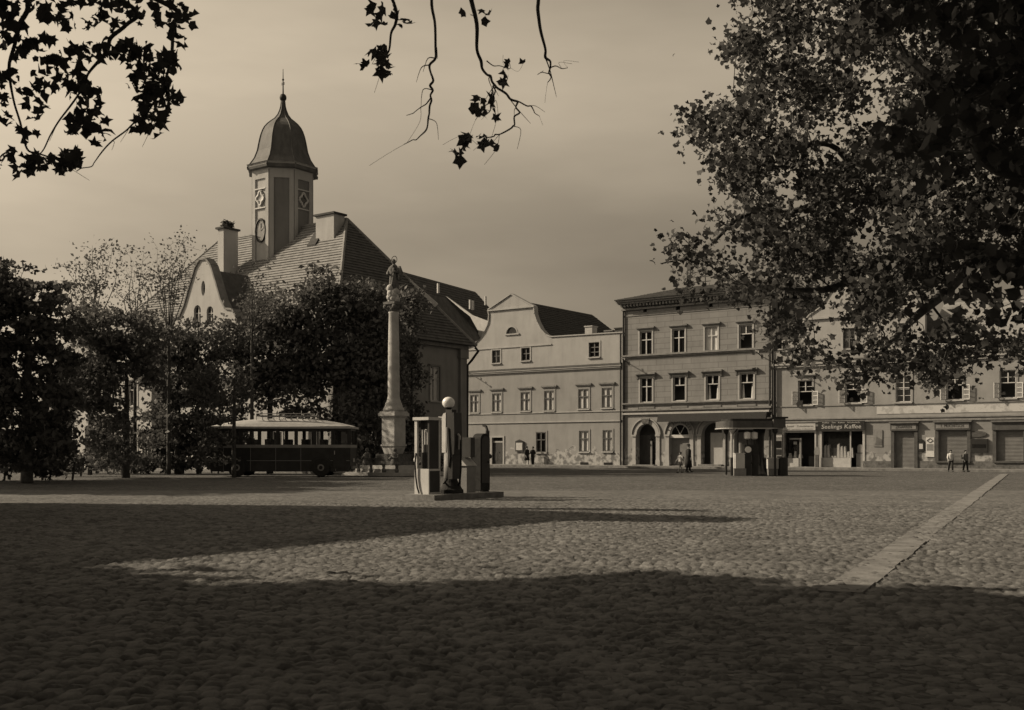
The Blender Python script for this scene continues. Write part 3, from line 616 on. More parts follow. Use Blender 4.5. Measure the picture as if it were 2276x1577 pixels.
    text('J. Bunzel    Kolonialwaren', .2, Matrix.Translation((0, -dp-.004, (z0+z1)/2+.05)), M['grey'], t, width=w*1.75)
    text('Tabak  Spirituosen  Delikatessen', .1, Matrix.Translation((0, -dp-.004, z0+.09)), M['grey'], t, width=w*1.7)
    t, w, z0, z1, dp = board('shop_sign', 'black signboard with pale coffee-shop lettering over the right shop', 'sign', 1820, 1923.5, 935.5, 956, M['black'], off=.14)
    text('Seelings Kaffee', .42, Matrix.Translation((0, -dp-.004, (z0+z1)/2-.07)), M['paper'], t, width=w*1.7, shear=.1)
    text('Kaffee   Tee   Kakao   Schokolade', .14, Matrix.Translation((0, -dp-.004, z1-.1)), M['paper'], t, width=w*1.6)
    t, w, z0, z1, dp = board('wall_poster', 'tall grey enamel advert fixed between the coffee shop and the narrow shutter', 'poster', 1942, 1961.5, 955, 992, M['grey'], .05)
    MB().prism([(-w*.6, z0+.1), (w*.9, z0+.1), (w*.9, z0+.5), (-w*.1, z1-.5), (-w*.3, z0+.7)], -.062, -.051).build('printed_figure', M['frame_d'], t)
    t, w, z0, z1, dp = board('notice_case', 'small dark arched notice case on the wall between the two shutters', 'notice board', 2040.5, 2055.5, 981, 1002, M['black'], .1)
    MB().box(-w*.55, w*.55, -.112, -.101, z0+.14, z1-.14).build('notice', M['paper'], t); MB().prism(archp(-w*.7, w*.7, z1, z1+.02, 8)[1:], -.09, -.02).build('case_top', M['black'], t)
    t, w, z0, z1, dp = board('wall_poster', 'tall white poster board with a dark diamond emblem, right of the small notice case', 'poster', 2058.5, 2077, 971.5, 1015, M['white'], .06)
    zc = z1-.22; e = MB(); 
    for s0, s1 in (((-.2,0),(0,.14)), ((0,.14),(.2,0)), ((.2,0),(0,-.14)), ((0,-.14),(-.2,0))): e.tube([(s0[0], -.066, zc+s0[1]), (s1[0], -.066, zc+s1[1])], .025, 4)
    e.build('diamond_emblem', M['black'], t); MB().box(-w*.8, w*.8, -.068, -.061, z0+.42, z1-.45).build('sheet', M['grey'], t)
    t, w, z0, z1, dp = board('display_case', 'wide black wall showcase beside the wide shutter at the right end', 'showcase', 2158, 2196, 975, 1005, M['black'], .14)
    MB().box(-w*.8, w*.8, -.15, -.141, z0+.3, z1-.35).build('pane', M['glass'], t)
    t = thing('oval_sign', 'dark oval metal sign above the black wall showcase', 'sign', O+U*fu(2172), TH); zc = z(2172, 964)
    MB().prism([(.6*math.cos(i*math.pi/8), zc+.2*math.sin(i*math.pi/8)) for i in range(16)], -.08, -.01).build('board', M['frame_d2'], t)
    t = thing('oval_sign', 'grey leaf-shaped sign standing between the two shop openings', 'sign', O+U*fu(1819), TH); zc = z(1819, 1004)
    MB().prism([(.2*math.cos(i*math.pi/8), zc+.38*math.sin(i*math.pi/8)) for i in range(16)], -.3, -.26).build('board', M['grey'], t); MB().box(-.12, .12, -.34, -.2, .1, 1.0).build('stand', M['frame_d2'], t)
    t = thing('vending_machine', 'narrow slot machine with a pale head fixed on the wall left of the shops', 'machine', O+U*fu(1733), TH)
    MB().box(-.24, .24, -.22, -.01, .9, 2.25).build('cabinet', M['grey'], t); MB().box(-.2, .2, -.24, -.221, 1.5, 2.0).build('window', M['glass'], t); MB().box(-.26, .26, -.25, -.005, 2.253, 2.5).build('head', M['pale'], t); MB().box(-.2, .2, -.24, -.221, 1.0, 1.4).build('drawer_front', M['black'], t)
M['band'] = mat('limewashed_band', .34, .46, 1.5, lo=.42, hi=.5); M['frame_d2'] = mat('brown_shutter_frame', .06, .09, 4); M['glass2'] = mg.copy(); M['glass2'].node_tree.nodes['Principled BSDF'].inputs['Alpha'].default_value = .12
M['glass2'].node_tree.nodes['Principled BSDF'].inputs['Base Color'].default_value = g3(.05)
house_right()
# row continuing out of the frame, left neighbour with the long ridge
def rear_houses():
    H = thing('long_roofed_house', 'house with a long dark tiled ridge rising behind the town hall', 'house', (-3.5, 99, 0), TH)
    # ridge runs along v
    A, B = px(882, 600, 104), px(1056, 648, 116.7); Bl = px(1104, 682, 114)
    Mi = frame_at(Vector((-3.5, 99, 0))).inverted()
    A, B, Bl = Mi@A, Mi@B, Mi@Bl
    rf = MB(); e = 8.5; zr = (A.z+B.z)/2; um = (A.x+B.x)/2
    P = [(um-7, A.y-1.8, e), (um+7, A.y-1.8, e), (um+7, B.y+4, e), (um-7, B.y+4, e), (A.x, A.y, A.z), (B.x, B.y, B.z)]
    rf.add(P, [(0,1,4), (1,2,5,4), (2,3,5), (3,0,4,5), (0,3,2,1)]); rf.courses(P[1], P[2], P[5], P[4], 34, .05)
    rf = rf.build('roof', M['tile_d'], H, recalc=False); MB().box(um-6.6, um+6.6, A.y-1.5, B.y+3.6, 0, e+.1).build('wall', M['hall_side'], H)
    for x, y, d in ((974, 636, 96), (1045, 672, 100), (1051, 674, 100), (1079, 664, 106)):
        p = Mi@px(x, y, d); MB().tube([p-Vector((0,0,.6)), p+Vector((0,0,.25))], .13, 6).build('vent_pipe', M['white'], rf)
rear_houses()

# wall brackets
for x, y, lab in ((1044, 822, 'iron wire bracket leaning out of the gabled house wall at its left end'), (1397, 800, 'iron wire bracket on the left edge of the tall jointed house'), (1693, 784, 'iron wire bracket on the right edge of the tall jointed house'), (1752, 810, 'iron wire bracket under the eaves of the shop house')):
    t = thing('wall_bracket', lab, 'bracket', O+U*fu(x), TH); zz = fz(x, y)
    MB().tube([(0, 0, zz-.25), (0, -.9, zz), (0, -1.15, zz+.05)], .035, 5).build('arm', M['iron'], t)
    b = MB()
    for k in (.6, .85, 1.1): b.tube([(0, -k, zz-.02), (0, -k, zz+.13)], .04, 6)
    b.build('insulator', M['white'], t); MB().box(-.06, .06, -.03, .0, zz-.4, zz-.1).build('wall_plate', M['iron'], t)

# ================================================================ TOWN HALL
def town_hall():
    N = Vector((-10.3, 64, 0)); H = thing('town_hall', 'baroque town hall with steep tiled hipped roof and onion-domed octagonal tower', 'town hall', N, TH)
    L, D, e, zr, ins = 24.1, 12.6, 8.5, 16.8, 5.5
    # walls
    fw = []; wins = []
    for k in range(7): uu = -L+2.0+k*3.35; wins += [(uu-.5, uu+.5, 4.9, 7.0), (uu-.5, uu+.5, 1.2, 3.2)]
    wall(H, 'front_wall', M['hall'], [(-L+.4, -.1), (-.4, -.1), (-.4, e), (-L+.4, e)], [rect(*q) for q in wins])
    for q in wins: window(H, *q, M['frame'], M['glass'], M['trim'], bars=(.35,), v=.14)
    # side wall (faces +u) built as a panel turned by 90 degrees
    swins = [(3.0, 4.0, 4.6, 6.9), (8.9, 9.9, 4.6, 6.9), (3.0, 4.0, 1.2, 3.2), (8.9, 9.9, 1.2, 3.2)]
    pnl = wall(H, 'side_wall', M['hall_side'], [(0, -.1), (D, -.1), (D, e), (0, e)], [rect(*q) for q in swins]); pnl.location = (-.4, 0, 0); pnl.rotation_euler = (0, 0, R(90))  # sunless side: shade put into a plaster darker than the front
    for q in swins:
        w = window(H, *q, M['frame'], M['curtain'], M['panel'], bars=(.35,), v=.14); w.rotation_euler = (0, 0, R(90)); w.location = (-.4, 0, 0)
    for vv in (.15, 5.9, 11.9):
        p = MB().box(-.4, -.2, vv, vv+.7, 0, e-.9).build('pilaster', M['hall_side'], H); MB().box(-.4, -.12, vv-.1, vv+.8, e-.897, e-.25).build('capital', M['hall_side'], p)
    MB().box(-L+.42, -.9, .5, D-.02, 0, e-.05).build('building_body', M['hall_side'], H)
    k = MB(); k.box(-L+.1, -.05, -.3, 0, e-.25, e-.02); k.box(-.4, -.05, 0, D, e-.25, e-.02); k.build('eaves_cornice', M['trim_d'], H)
    # roof
    o_ = .35; a = e-.02
    E0, E1, E2, E3 = (-L-o_, -o_-.2, a), (o_, -o_-.2, a), (o_, D+o_, a), (-L-o_, D+o_, a)
    R0, R1 = (-L+ins, D/2, zr), (-ins, D/2, zr)
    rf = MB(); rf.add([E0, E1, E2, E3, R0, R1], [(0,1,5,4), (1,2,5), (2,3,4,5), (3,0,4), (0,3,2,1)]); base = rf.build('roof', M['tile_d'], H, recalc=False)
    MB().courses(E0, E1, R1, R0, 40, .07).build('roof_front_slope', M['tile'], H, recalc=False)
    MB().courses(E1, E2, R1, R1, 40, .06).build('roof_end_slope', M['tile_d'], H, recalc=False)  # hip away from the sun: its shade is put into a darker tile
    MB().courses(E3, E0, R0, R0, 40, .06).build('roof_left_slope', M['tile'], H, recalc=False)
    rd = MB(); rd.tube([R0, R1], .13, 6); rd.tube([E2, R1], .14, 6); rd.tube([E1, R1], .12, 6); rd.tube([E0, R0], .12, 6); rd.build('ridge_tiles', M['tile'], H)
    Ra, Rb = Vector(R1), Vector(E2); MB().tube([Ra.lerp(Rb, .44), Ra.lerp(Rb, .68)], [.12, .34], 4).build('painted_sunlit_hip', M['verge'], H)  # sunlight on the far hip edge, drawn as a pale tube
    MB().tube([(.35, D+.2, a-.1), (.55, D+.3, a-.35), (.1, D+.1, a-1.0), (-.2, D+.05, a-1.3), (-.25, D+.05, .1)], .09, 8).build('downpipe', M['iron'], H)
    slope = (zr-a)/(D/2+o_)
    # chimneys
    def chim(x0, x1, yb, yt, dep, vv, mm, nest=False):
        # find u at given v
        def uat(x):
            q = (x-HX)/F; P0 = N+V*vv; return (q*P0.y-P0.x)/(U.x-U.y*q)
        u0, u1 = uat(x0), uat(x1); P = N+V*vv+U*u1; zt = CAMZ+(HY-yt)/F*P.y; zb = e+slope*(vv+.35)-1.2
        c = MB().box(u0, u1, vv, vv+dep, zb, zt).build('chimney', mm, H)
        MB().box(u0-.12, u1+.12, vv-.12, vv+dep+.12, zt+.003, zt+.13).build('chimney_cap', M['slate'], c)
        return c, u0, u1, zt
    chim(702, 742, 520, 474, 1.0, 5.0, M['hall'])
    c, u0, u1, zt = chim(484, 497, 600, 507, 1.25, 2.6, M['hall'])
    # stork nest of sticks on the chimney
    nst = MB(); 
    for i in range(70):
        an = random.uniform(0, 6.28); r = random.uniform(.05, .45); p = Vector(((u0+u1)/2+math.cos(an)*r*.8, 3.2+math.sin(an)*r, zt+.15+random.uniform(0, .45)))
        nst.tube([p-Vector((math.sin(an)*.3, -math.cos(an)*.3, .05)), p+Vector((math.sin(an)*.3, -math.cos(an)*.3, random.uniform(0, .15)))], .03, 3)
    n_ = nst.build('stick_nest', M['bark'], None); n_.matrix_world = frame_at(N); tag(n_, 'dark nest of sticks on the left chimney of the town hall', 'nest')
    # skylight
    vs = 5.2; uu = -ins-1.7; zz = e+slope*(vs+.4); MB().add([(uu-.4, vs-.5, zz-.45), (uu+.4, vs-.5, zz-.45), (uu+.4, vs+.2, zz+.55), (uu-.4, vs+.2, zz+.55), (uu-.4, vs-.5, zz-.75), (uu+.4, vs-.5, zz-.75), (uu+.4, vs+.2, zz+.2), (uu-.4, vs+.2, zz+.2)], [(0,1,2,3), (0,1,5,4), (1,2,6,5), (2,3,7,6), (3,0,4,7)]).build('skylight', M['slate'], H)
    # cross gable on the front
    gu = -11.8
    gp = [(-3.3, 6.0), (3.0, 6.0), (3.15, 8.7), (3.3, 9.7), (2.9, 10.25), (2.2, 10.35), (1.75, 11.0), (1.2, 12.3), (.75, 13.3), (.3, 13.75), (-.3, 13.75), (-.75, 13.3), (-1.3, 12.2), (-1.9, 10.9), (-2.4, 10.2), (-3.1, 10.1), (-3.4, 9.6), (-3.3, 8.7)]
    oval = [(.2*math.cos(i*math.pi/6), 11.9+.5*math.sin(i*math.pi/6)) for i in range(12)]
    ga = wall(H, 'gable_wall', M['hall'], gp, [oval, archp(-.95, -.25, 9.6, 10.5, 8), archp(.35, 1.0, 9.6, 10.35, 8), rect(-1.5, -.8, 7.6, 8.9), rect(.8, 1.5, 7.6, 8.9)], reveal=.2, thick=.5); ga.location = (gu, -.5, 0)
    gl = MB(); gl.box(-1.1, 1.1, .2, .23, 9.5, 12.5); gl.box(-1.6, 1.6, .2, .23, 7.5, 9.0); gl.build('gable_glass', M['dark'], ga)
    fr = MB(); fr.box(-.63, -.57, .12, .18, 9.6, 10.8); fr.box(.64, .7, .12, .18, 9.6, 10.6); fr.box(-.95, -.25, .12, .17, 10.3, 10.36); fr.box(.35, 1.0, .12, .17, 10.2, 10.26); fr.build('gable_window_bars', M['frame'], ga)
    k = MB()
    for p, q in zip(gp[2:], gp[3:]):
        d = Vector((q[0]-p[0], q[1]-p[1])); nn = Vector((d.y, -d.x)).normalized(); k.prism([p, q, (q[0]+nn.x*.12, q[1]+nn.y*.12), (p[0]+nn.x*.12, p[1]+nn.y*.12)], -.1, .55)
    k.build('gable_coping', M['tile'], ga)
    dr = MB(); zt = 13.2
    dr.add([(gu, .0, zt), (gu, 4.4, zt), (gu-2.9, .0, 9.0), (gu-2.9, 2, 9.0), (gu+3.1, .0, 9.0), (gu+3.1, 2, 9.0)], [(0,1,3,2), (0,4,5,1), (1,5,3)]); dr.build('gable_roof', M['tile_d'], H, recalc=False)
    # tower
    tu = -ins-6.2; T = Vector((tu, D/2, 0)); Rr = 2.15; ph = R(22.5); ang = lambda i: R(-90+22.5+45*i)
    vts = [(T.x+Rr*math.cos(ang(i)), T.y+Rr*math.sin(ang(i))) for i in range(8)]
    zt0, zt1 = 12.2, 20.75
    b = MB(); n = 8; b.add([(p[0], p[1], zt0) for p in vts]+[(p[0], p[1], zt1) for p in vts], [(i, (i+1)%8, 8+(i+1)%8, 8+i) for i in range(8)]); tw = b.build('tower', M['hall'], H)
    # recessed panels per face framed by corner strips
    for i in range(8):
        p, q = Vector((*vts[i], 0)), Vector((*vts[(i+1)%8], 0)); dd = (q-p).normalized(); nn = Vector((dd.y, -dd.x, 0))
        if nn.dot(p+(q-p)/2-T) < 0: nn = -nn
        w = (q-p).length; Mx = Matrix(((dd.x, -nn.x, 0, p.x), (dd.y, -nn.y, 0, p.y), (0, 0, 1, 0), (0, 0, 0, 1)))
        s = MB(Mx); s.box(.0, .3, -.09, 0, zt0, zt1); s.box(w-.3, w, -.09, 0, zt0, zt1); s.box(.3, w-.3, -.088, 0, zt1-.75, zt1); st = s.build('corner_strip', M['hall'], tw)
        front = i == 7
        if not front:
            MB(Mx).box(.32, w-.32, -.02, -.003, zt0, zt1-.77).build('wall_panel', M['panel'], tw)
        c = w/2; zc = zt1-2.1
        e_ = MB(Mx)
        if front or i == 1:
            e_.box(c-.55, c+.55, -.11, -.02, zc+.62, zc+.70); e_.box(c-.55, c+.55, -.11, -.02, zc-.70, zc-.62)
            for a1 in range(24):
                t0, t1 = a1*math.pi/12, (a1+1)*math.pi/12; r0 = .40+.09*math.cos(4*t0); r1 = .40+.09*math.cos(4*t1)
                e_.tube([(c+r0*math.cos(t0)*.8, -.08, zc+r0*math.sin(t0)), (c+r1*math.cos(t1)*.8, -.08, zc+r1*math.sin(t1))], .09, 5)
            e_.build('quatrefoil_window', M['frame'], tw); MB(Mx).prism([(c+.3*math.cos(k_*math.pi/6)*.8, zc+.38*math.sin(k_*math.pi/6)) for k_ in range(12)], -.06, -.03).build('pane', M['glass'] if not front else M['curtain'], tw)
        if front:
            zc = zt1-4.3; e_ = MB(Mx)
            for a1 in range(20):
                t0, t1 = a1*math.pi/10, (a1+1)*math.pi/10; e_.tube([(c+.5*math.cos(t0), -.06, zc+.78*math.sin(t0)), (c+.5*math.cos(t1), -.06, zc+.78*math.sin(t1))], .07, 5)
            cl = e_.build('clock_rim', M['iron'], tw); MB(Mx).prism([(c+.47*math.cos(k_*math.pi/10), zc+.74*math.sin(k_*math.pi/10)) for k_ in range(20)], -.05, -.02).build('clock_face', M['grey'], tw)
            h = MB(Mx); h.box(c-.03, c+.03, -.09, -.06, zc, zc+.5); h.add([(c, -.08, zc-.04), (c+.3, -.08, zc+.18), (c+.28, -.08, zc+.23), (c-.02, -.08, zc+.03)], [(0,1,2,3)])
            h.build('clock_hands', M['pale'], tw)
            for k_ in range(12): t_ = k_*math.pi/6; MB(Mx).box(c+.38*math.cos(t_)-.025, c+.38*math.cos(t_)+.025, -.065, -.05, zc+.62*math.sin(t_)-.05, zc+.62*math.sin(t_)+.05).build('clock_numeral', M['pale'], tw)
    s31 = 31.7; zz = lambda y: CAMZ+(HY-y)/s31
    cor = MB(); cor.lathe((T.x, T.y, 0), [(2.25, zt1-.15), (2.3, zt1), (2.5, zt1+.08), (2.52, zt1+.25), (2.62, zt1+.3)], 8, ph=ang(0)); cor.build('tower_cornice', M['trim'], tw)
    pr = [(2.25, 388), (2.56, 386), (2.6, 381), (2.45, 374), (2.27, 366), (2.1, 358), (2.0, 350), (1.88, 340), (1.82, 330), (1.72, 315), (1.64, 305), (1.5, 293), (1.36, 285), (1.15, 277), (.9, 270), (.62, 263), (.4, 254), (.26, 244), (.17, 234), (.13, 222)]
    cu = MB(); cu.lathe((T.x, T.y, 0), [(r*.985, zz(y)) for r, y in pr], 8, ph=ang(0)); dome = cu.build('cupola', M['copper'], tw)
    rb = MB()
    for i in range(8): rb.tube([(T.x+r*.99*math.cos(ang(i)), T.y+r*.99*math.sin(ang(i)), zz(y)) for r, y in pr[1:]], .045, 5)
    rb.build('cupola_rib', M['copper'], dome)
    fi = MB(); fi.ball((T.x, T.y, zz(214)), .25, 12, (1,1,1.1)); fi.tube([(T.x, T.y, zz(222)), (T.x, T.y, zz(150))], [.07, .02], 6); fi.ball((T.x, T.y, zz(174)), .08, 8); fi.ball((T.x, T.y, zz(196)), .05, 8); fi.box(T.x-.14, T.x+.14, T.y-.012, T.y+.012, zz(186), zz(180)); fi.build('finial', M['iron'], dome)
    # rear wing
    Mi = frame_at(N).inverted(); k = MB()
    pts = [Mi@px(x, y, d) for x, y, d in ((940, 655, 74), (990, 660, 78), (1045, 703, 79), (1071, 750, 80), (1040, 769, 77), (1030, 771, 76))]
    bk = [p-Vector((6, -1.5, 0)) for p in pts]
    n = len(pts); k.add(pts+bk, [tuple(range(n)), tuple(range(2*n-1, n-1, -1))]+[(i, (i+1)%n, n+(i+1)%n, n+i) for i in range(n)]); k.build('wing_roof', M['tile_d'], H)
    P0 = px(1045, 704, 80.2)
    def onv(x, y): w_ = (x-HX)/F; d_ = P0.dot(V)/(w_*V.x+V.y)-P0.z*0; return px(x, y, d_)
    P0 = Vector((P0.x, P0.y, 0)); k = MB(); q = [Mi@onv(x, y) for x, y in ((990, 657), (1050, 700), (1085, 713), (1083, 722), (1068, 752), (1044, 704))]
    k.add(q+[p+Vector((-.1, .35, 0)) for p in q], [(0,1,2,3,4,5), (11,10,9,8,7,6)]+[(i, (i+1)%6, 6+(i+1)%6, 6+i) for i in range(6)]); k.build('wing_verge_wall', M['verge'], H)
    MB().box(-9, -6.5, D+.3, D+4, 0, 7.0).build('wing_wall', M['hall_side'], H)
    return H
M['verge'] = mat('pale_verge_and_lit_hip', .5, .6, 3)  # pale wing verge wall; also paints the sunlit hip edge
town_hall()
# pale house seen past the left end of the town hall
def left_far_house():
    H = thing('pale_house', 'pale house glimpsed through the trees beyond the left end of the town hall', 'house', (-36, 82, 0), TH)
    wl = [(i*2.6+1, i*2.6+2, 4.4, 6.2) for i in range(5)]+[(i*2.6+1, i*2.6+2, 1.2, 3.0) for i in range(5)]
    wall(H, 'wall', M['hall'], rect(0, 14, -.1, 7.5), [rect(*q) for q in wl]); MB().box(.02, 13.98, 1, 9, 0, 7.4).build('building_body', M['hall'], H)
    for q in wl: window(H, *q, M['frame'], M['glass'], M['trim'])
    MB().add([(-.4, -.5, 7.4), (14.4, -.5, 7.4), (14.4, 9.5, 7.4), (-.4, 9.5, 7.4), (-.4, 4.5, 11.5), (14.4, 4.5, 11.5)], [(0,1,5,4), (1,2,5), (2,3,4,5), (3,0,4), (0,3,2,1)]).build('roof', M['tile'], H, recalc=False)
left_far_house()

# building left of the frame, whose shadow lies across the square
def shade_building():
    c = Vector((-13.6, 25.4, 0)); H = thing('corner_house', 'tall corner house outside the left edge of the photo', 'house', c, TH)
    h = 10.2; MB().box(-5, 0, -17, 0, 0, h).build('wall', M['plaster_l'], H)
    r = MB(); r.add([(-5, -17, h), (0, -17, h), (0, 0, h), (-5, 0, h), (-2.5, -14, h+1.2), (-2.5, -3, h+1.2)], [(0,1,4), (1,2,5,4), (2,3,5), (3,0,4,5)]); rf = r.build('roof', M['tile_d'], H, recalc=False)
    MB().box(-1.6, -.1, -2.5, -.95, h-.5, h+1.95).build('dormer', M['plaster_l'], rf); MB().box(-4.95, -4.3, -.65, -.03, h-.5, h+3.5).build('chimney', M['plaster_l'], rf)
    for k in range(5):
        for zz in (1.2, 4.6, 8.0): MB().box(.002, .05, -2.6-k*3.2, -1.5-k*3.2, zz, zz+1.8).build('window', M['glass'], H)
shade_building()

# ================================================================ COLUMN
def column():
    P = Vector((-6.30, 57.5, 0)); H = thing('saint_column', 'tall stone column carrying a haloed Madonna statue, on a stepped base', 'monument', P, TH); H.scale = (.943,)*3
    st = MB()
    for h, (z0, z1) in zip((2.05, 1.7, 1.38), ((0, .19), (.192, .38), (.382, .57))): st.box(-h, h, -h, h, z0, z1)
    st.build('steps', M['stone'], H)
    b = MB(); b.box(-.85, .85, -.85, .85, .572, .8); b.box(-.72, .72, -.72, .72, .802, 1.2)
    b.build('base_block', M['stone_d'], H)
    d = MB(); d.prism([(-.3, 1.202), (.3, 1.202), (.5, 1.6), (-.5, 1.6)], -.45, .45); d.box(-.47, .47, -.47, .47, 1.602, 3.25); d.box(-.52, .52, -.52, .52, 1.64, 1.74)
    d.box(-.53, .53, -.53, .53, 3.252, 3.33); d.box(-.62, .62, -.62, .62, 3.332, 3.5); d.box(-.56, .56, -.56, .56, 3.502, 3.6); d.build('pedestal', M['stone'], H)
    s = MB(); s.lathe((0,0,0), [(.6,3.6),(.6,3.72),(.52,3.85),(.47,4.0),(.47,4.05),(.41,4.12),(.41,4.2),(.37,4.25),(.36,4.35),(.335,4.45),(.33,5.5),(.32,6.8),(.3,8.0),(.275,9.1),(.3,9.15),(.3,9.2)], 28); s.build('shaft', M['stone'], H, smooth=True)
    c = MB(); c.lathe((0,0,0), [(.27,9.2),(.3,9.35),(.36,9.55),(.42,9.62)], 16); c.box(-.42, .42, -.42, .42, 9.622, 9.76)
    for i in range(4):
        an = R(45+90*i); c.ball((.46*math.cos(an), .46*math.sin(an), 9.5), .13, 8)
        for k in range(3): a2 = an+R(22*(k-1)); c.ball((.34*math.cos(a2), .34*math.sin(a2), 9.36+.05*k), .07, 6)
    c.build('capital', M['stone_d'], H)
    # cloud with cherub heads, saint, child, halo
    k = MB(); rr = random.Random(3)
    for i in range(26):
        z = 9.8+.03*i; a_ = rr.uniform(0, 6.28); k.ball((.2*math.cos(a_), .2*math.sin(a_), z), rr.uniform(.13, .22), 8)
    k.build('cloud', M['stone'], H, smooth=True)
    f = MB(); f.lathe((0,0,0), [(.24,10.45),(.3,10.6),(.27,10.9),(.24,11.2),(.23,11.35),(.3,11.6),(.31,11.72),(.16,11.84),(.075,11.88),(.07,11.95)], 18, 1, .8)
    for i in range(9):
        an = i*.7; f.tube([(.27*math.cos(an), .21*math.sin(an), 10.5), (.22*math.cos(an+.25), .18*math.sin(an+.25), 11.0), (.22*math.cos(an+.4), .17*math.sin(an+.4), 11.45)], [.06, .045, .03], 6)
    f.tube([(-.28, 0, 11.66), (-.36, -.12, 11.4), (-.1, -.3, 11.35)], [.09, .08, .05], 8); f.tube([(.28, 0, 11.66), (.38, -.1, 11.42), (.2, -.3, 11.45)], [.09, .08, .05], 8)
    f.tube([(.3, .1, 11.75), (.42, .1, 11.4), (.4, .05, 11.0)], [.12, .16, .1], 7); f.ball((0, 0, 12.06), .125, 12, (1,1,1.2)); f.ball((0, -.12, 12.05), .03, 6)
    f.tube([(.22, -.22, 11.4), (.2, -.2, 11.65)], [.09, .08], 8); f.ball((.2, -.22, 11.78), .085, 10)
    f.build('saint_statue', M['stone_d'], H, smooth=True)
    h = MB(); n = 24
    for i in range(n):
        a0, a1 = 2*math.pi*i/n, 2*math.pi*(i+1)/n; h.tube([(.2*math.cos(a0), .05, 12.17+.2*math.sin(a0)), (.2*math.cos(a1), .05, 12.17+.2*math.sin(a1))], .022, 4, cap=False)
    h.build('halo', M['iron'], H)
    # small kneeling figures at the corners of the base block and stone balusters
    for (x, y) in ((-1.05, -1.05), (1.05, -1.05), (-1.05, 1.05), (1.05, 1.05)):
        q = MB(); q.lathe((x, y, 0), [(.24, .572), (.26, .7), (.2, .95), (.22, 1.15), (.12, 1.28), (.06, 1.32)], 10); q.ball((x, y, 1.42), .11, 10); q.tube([(x-.2, y, 1.15), (x-.28, y-.15, .95), (x, y-.25, 1.05)], [.07, .06, .04], 6); q.tube([(x+.2, y, 1.15), (x+.28, y-.15, .95), (x, y-.25, 1.05)], [.07, .06, .04], 6)
        q.build('kneeling_figure', M['stone_d'], H, smooth=True)
    for sx in (-1.9, -.95, 0, .95, 1.9):
        q = MB(); q.lathe((sx, -1.86, 0), [(.1, .192), (.12, .3), (.07, .45), (.1, .62), (.12, .66)], 8); q.build('kerb_post', M['stone_d'], H)
column()

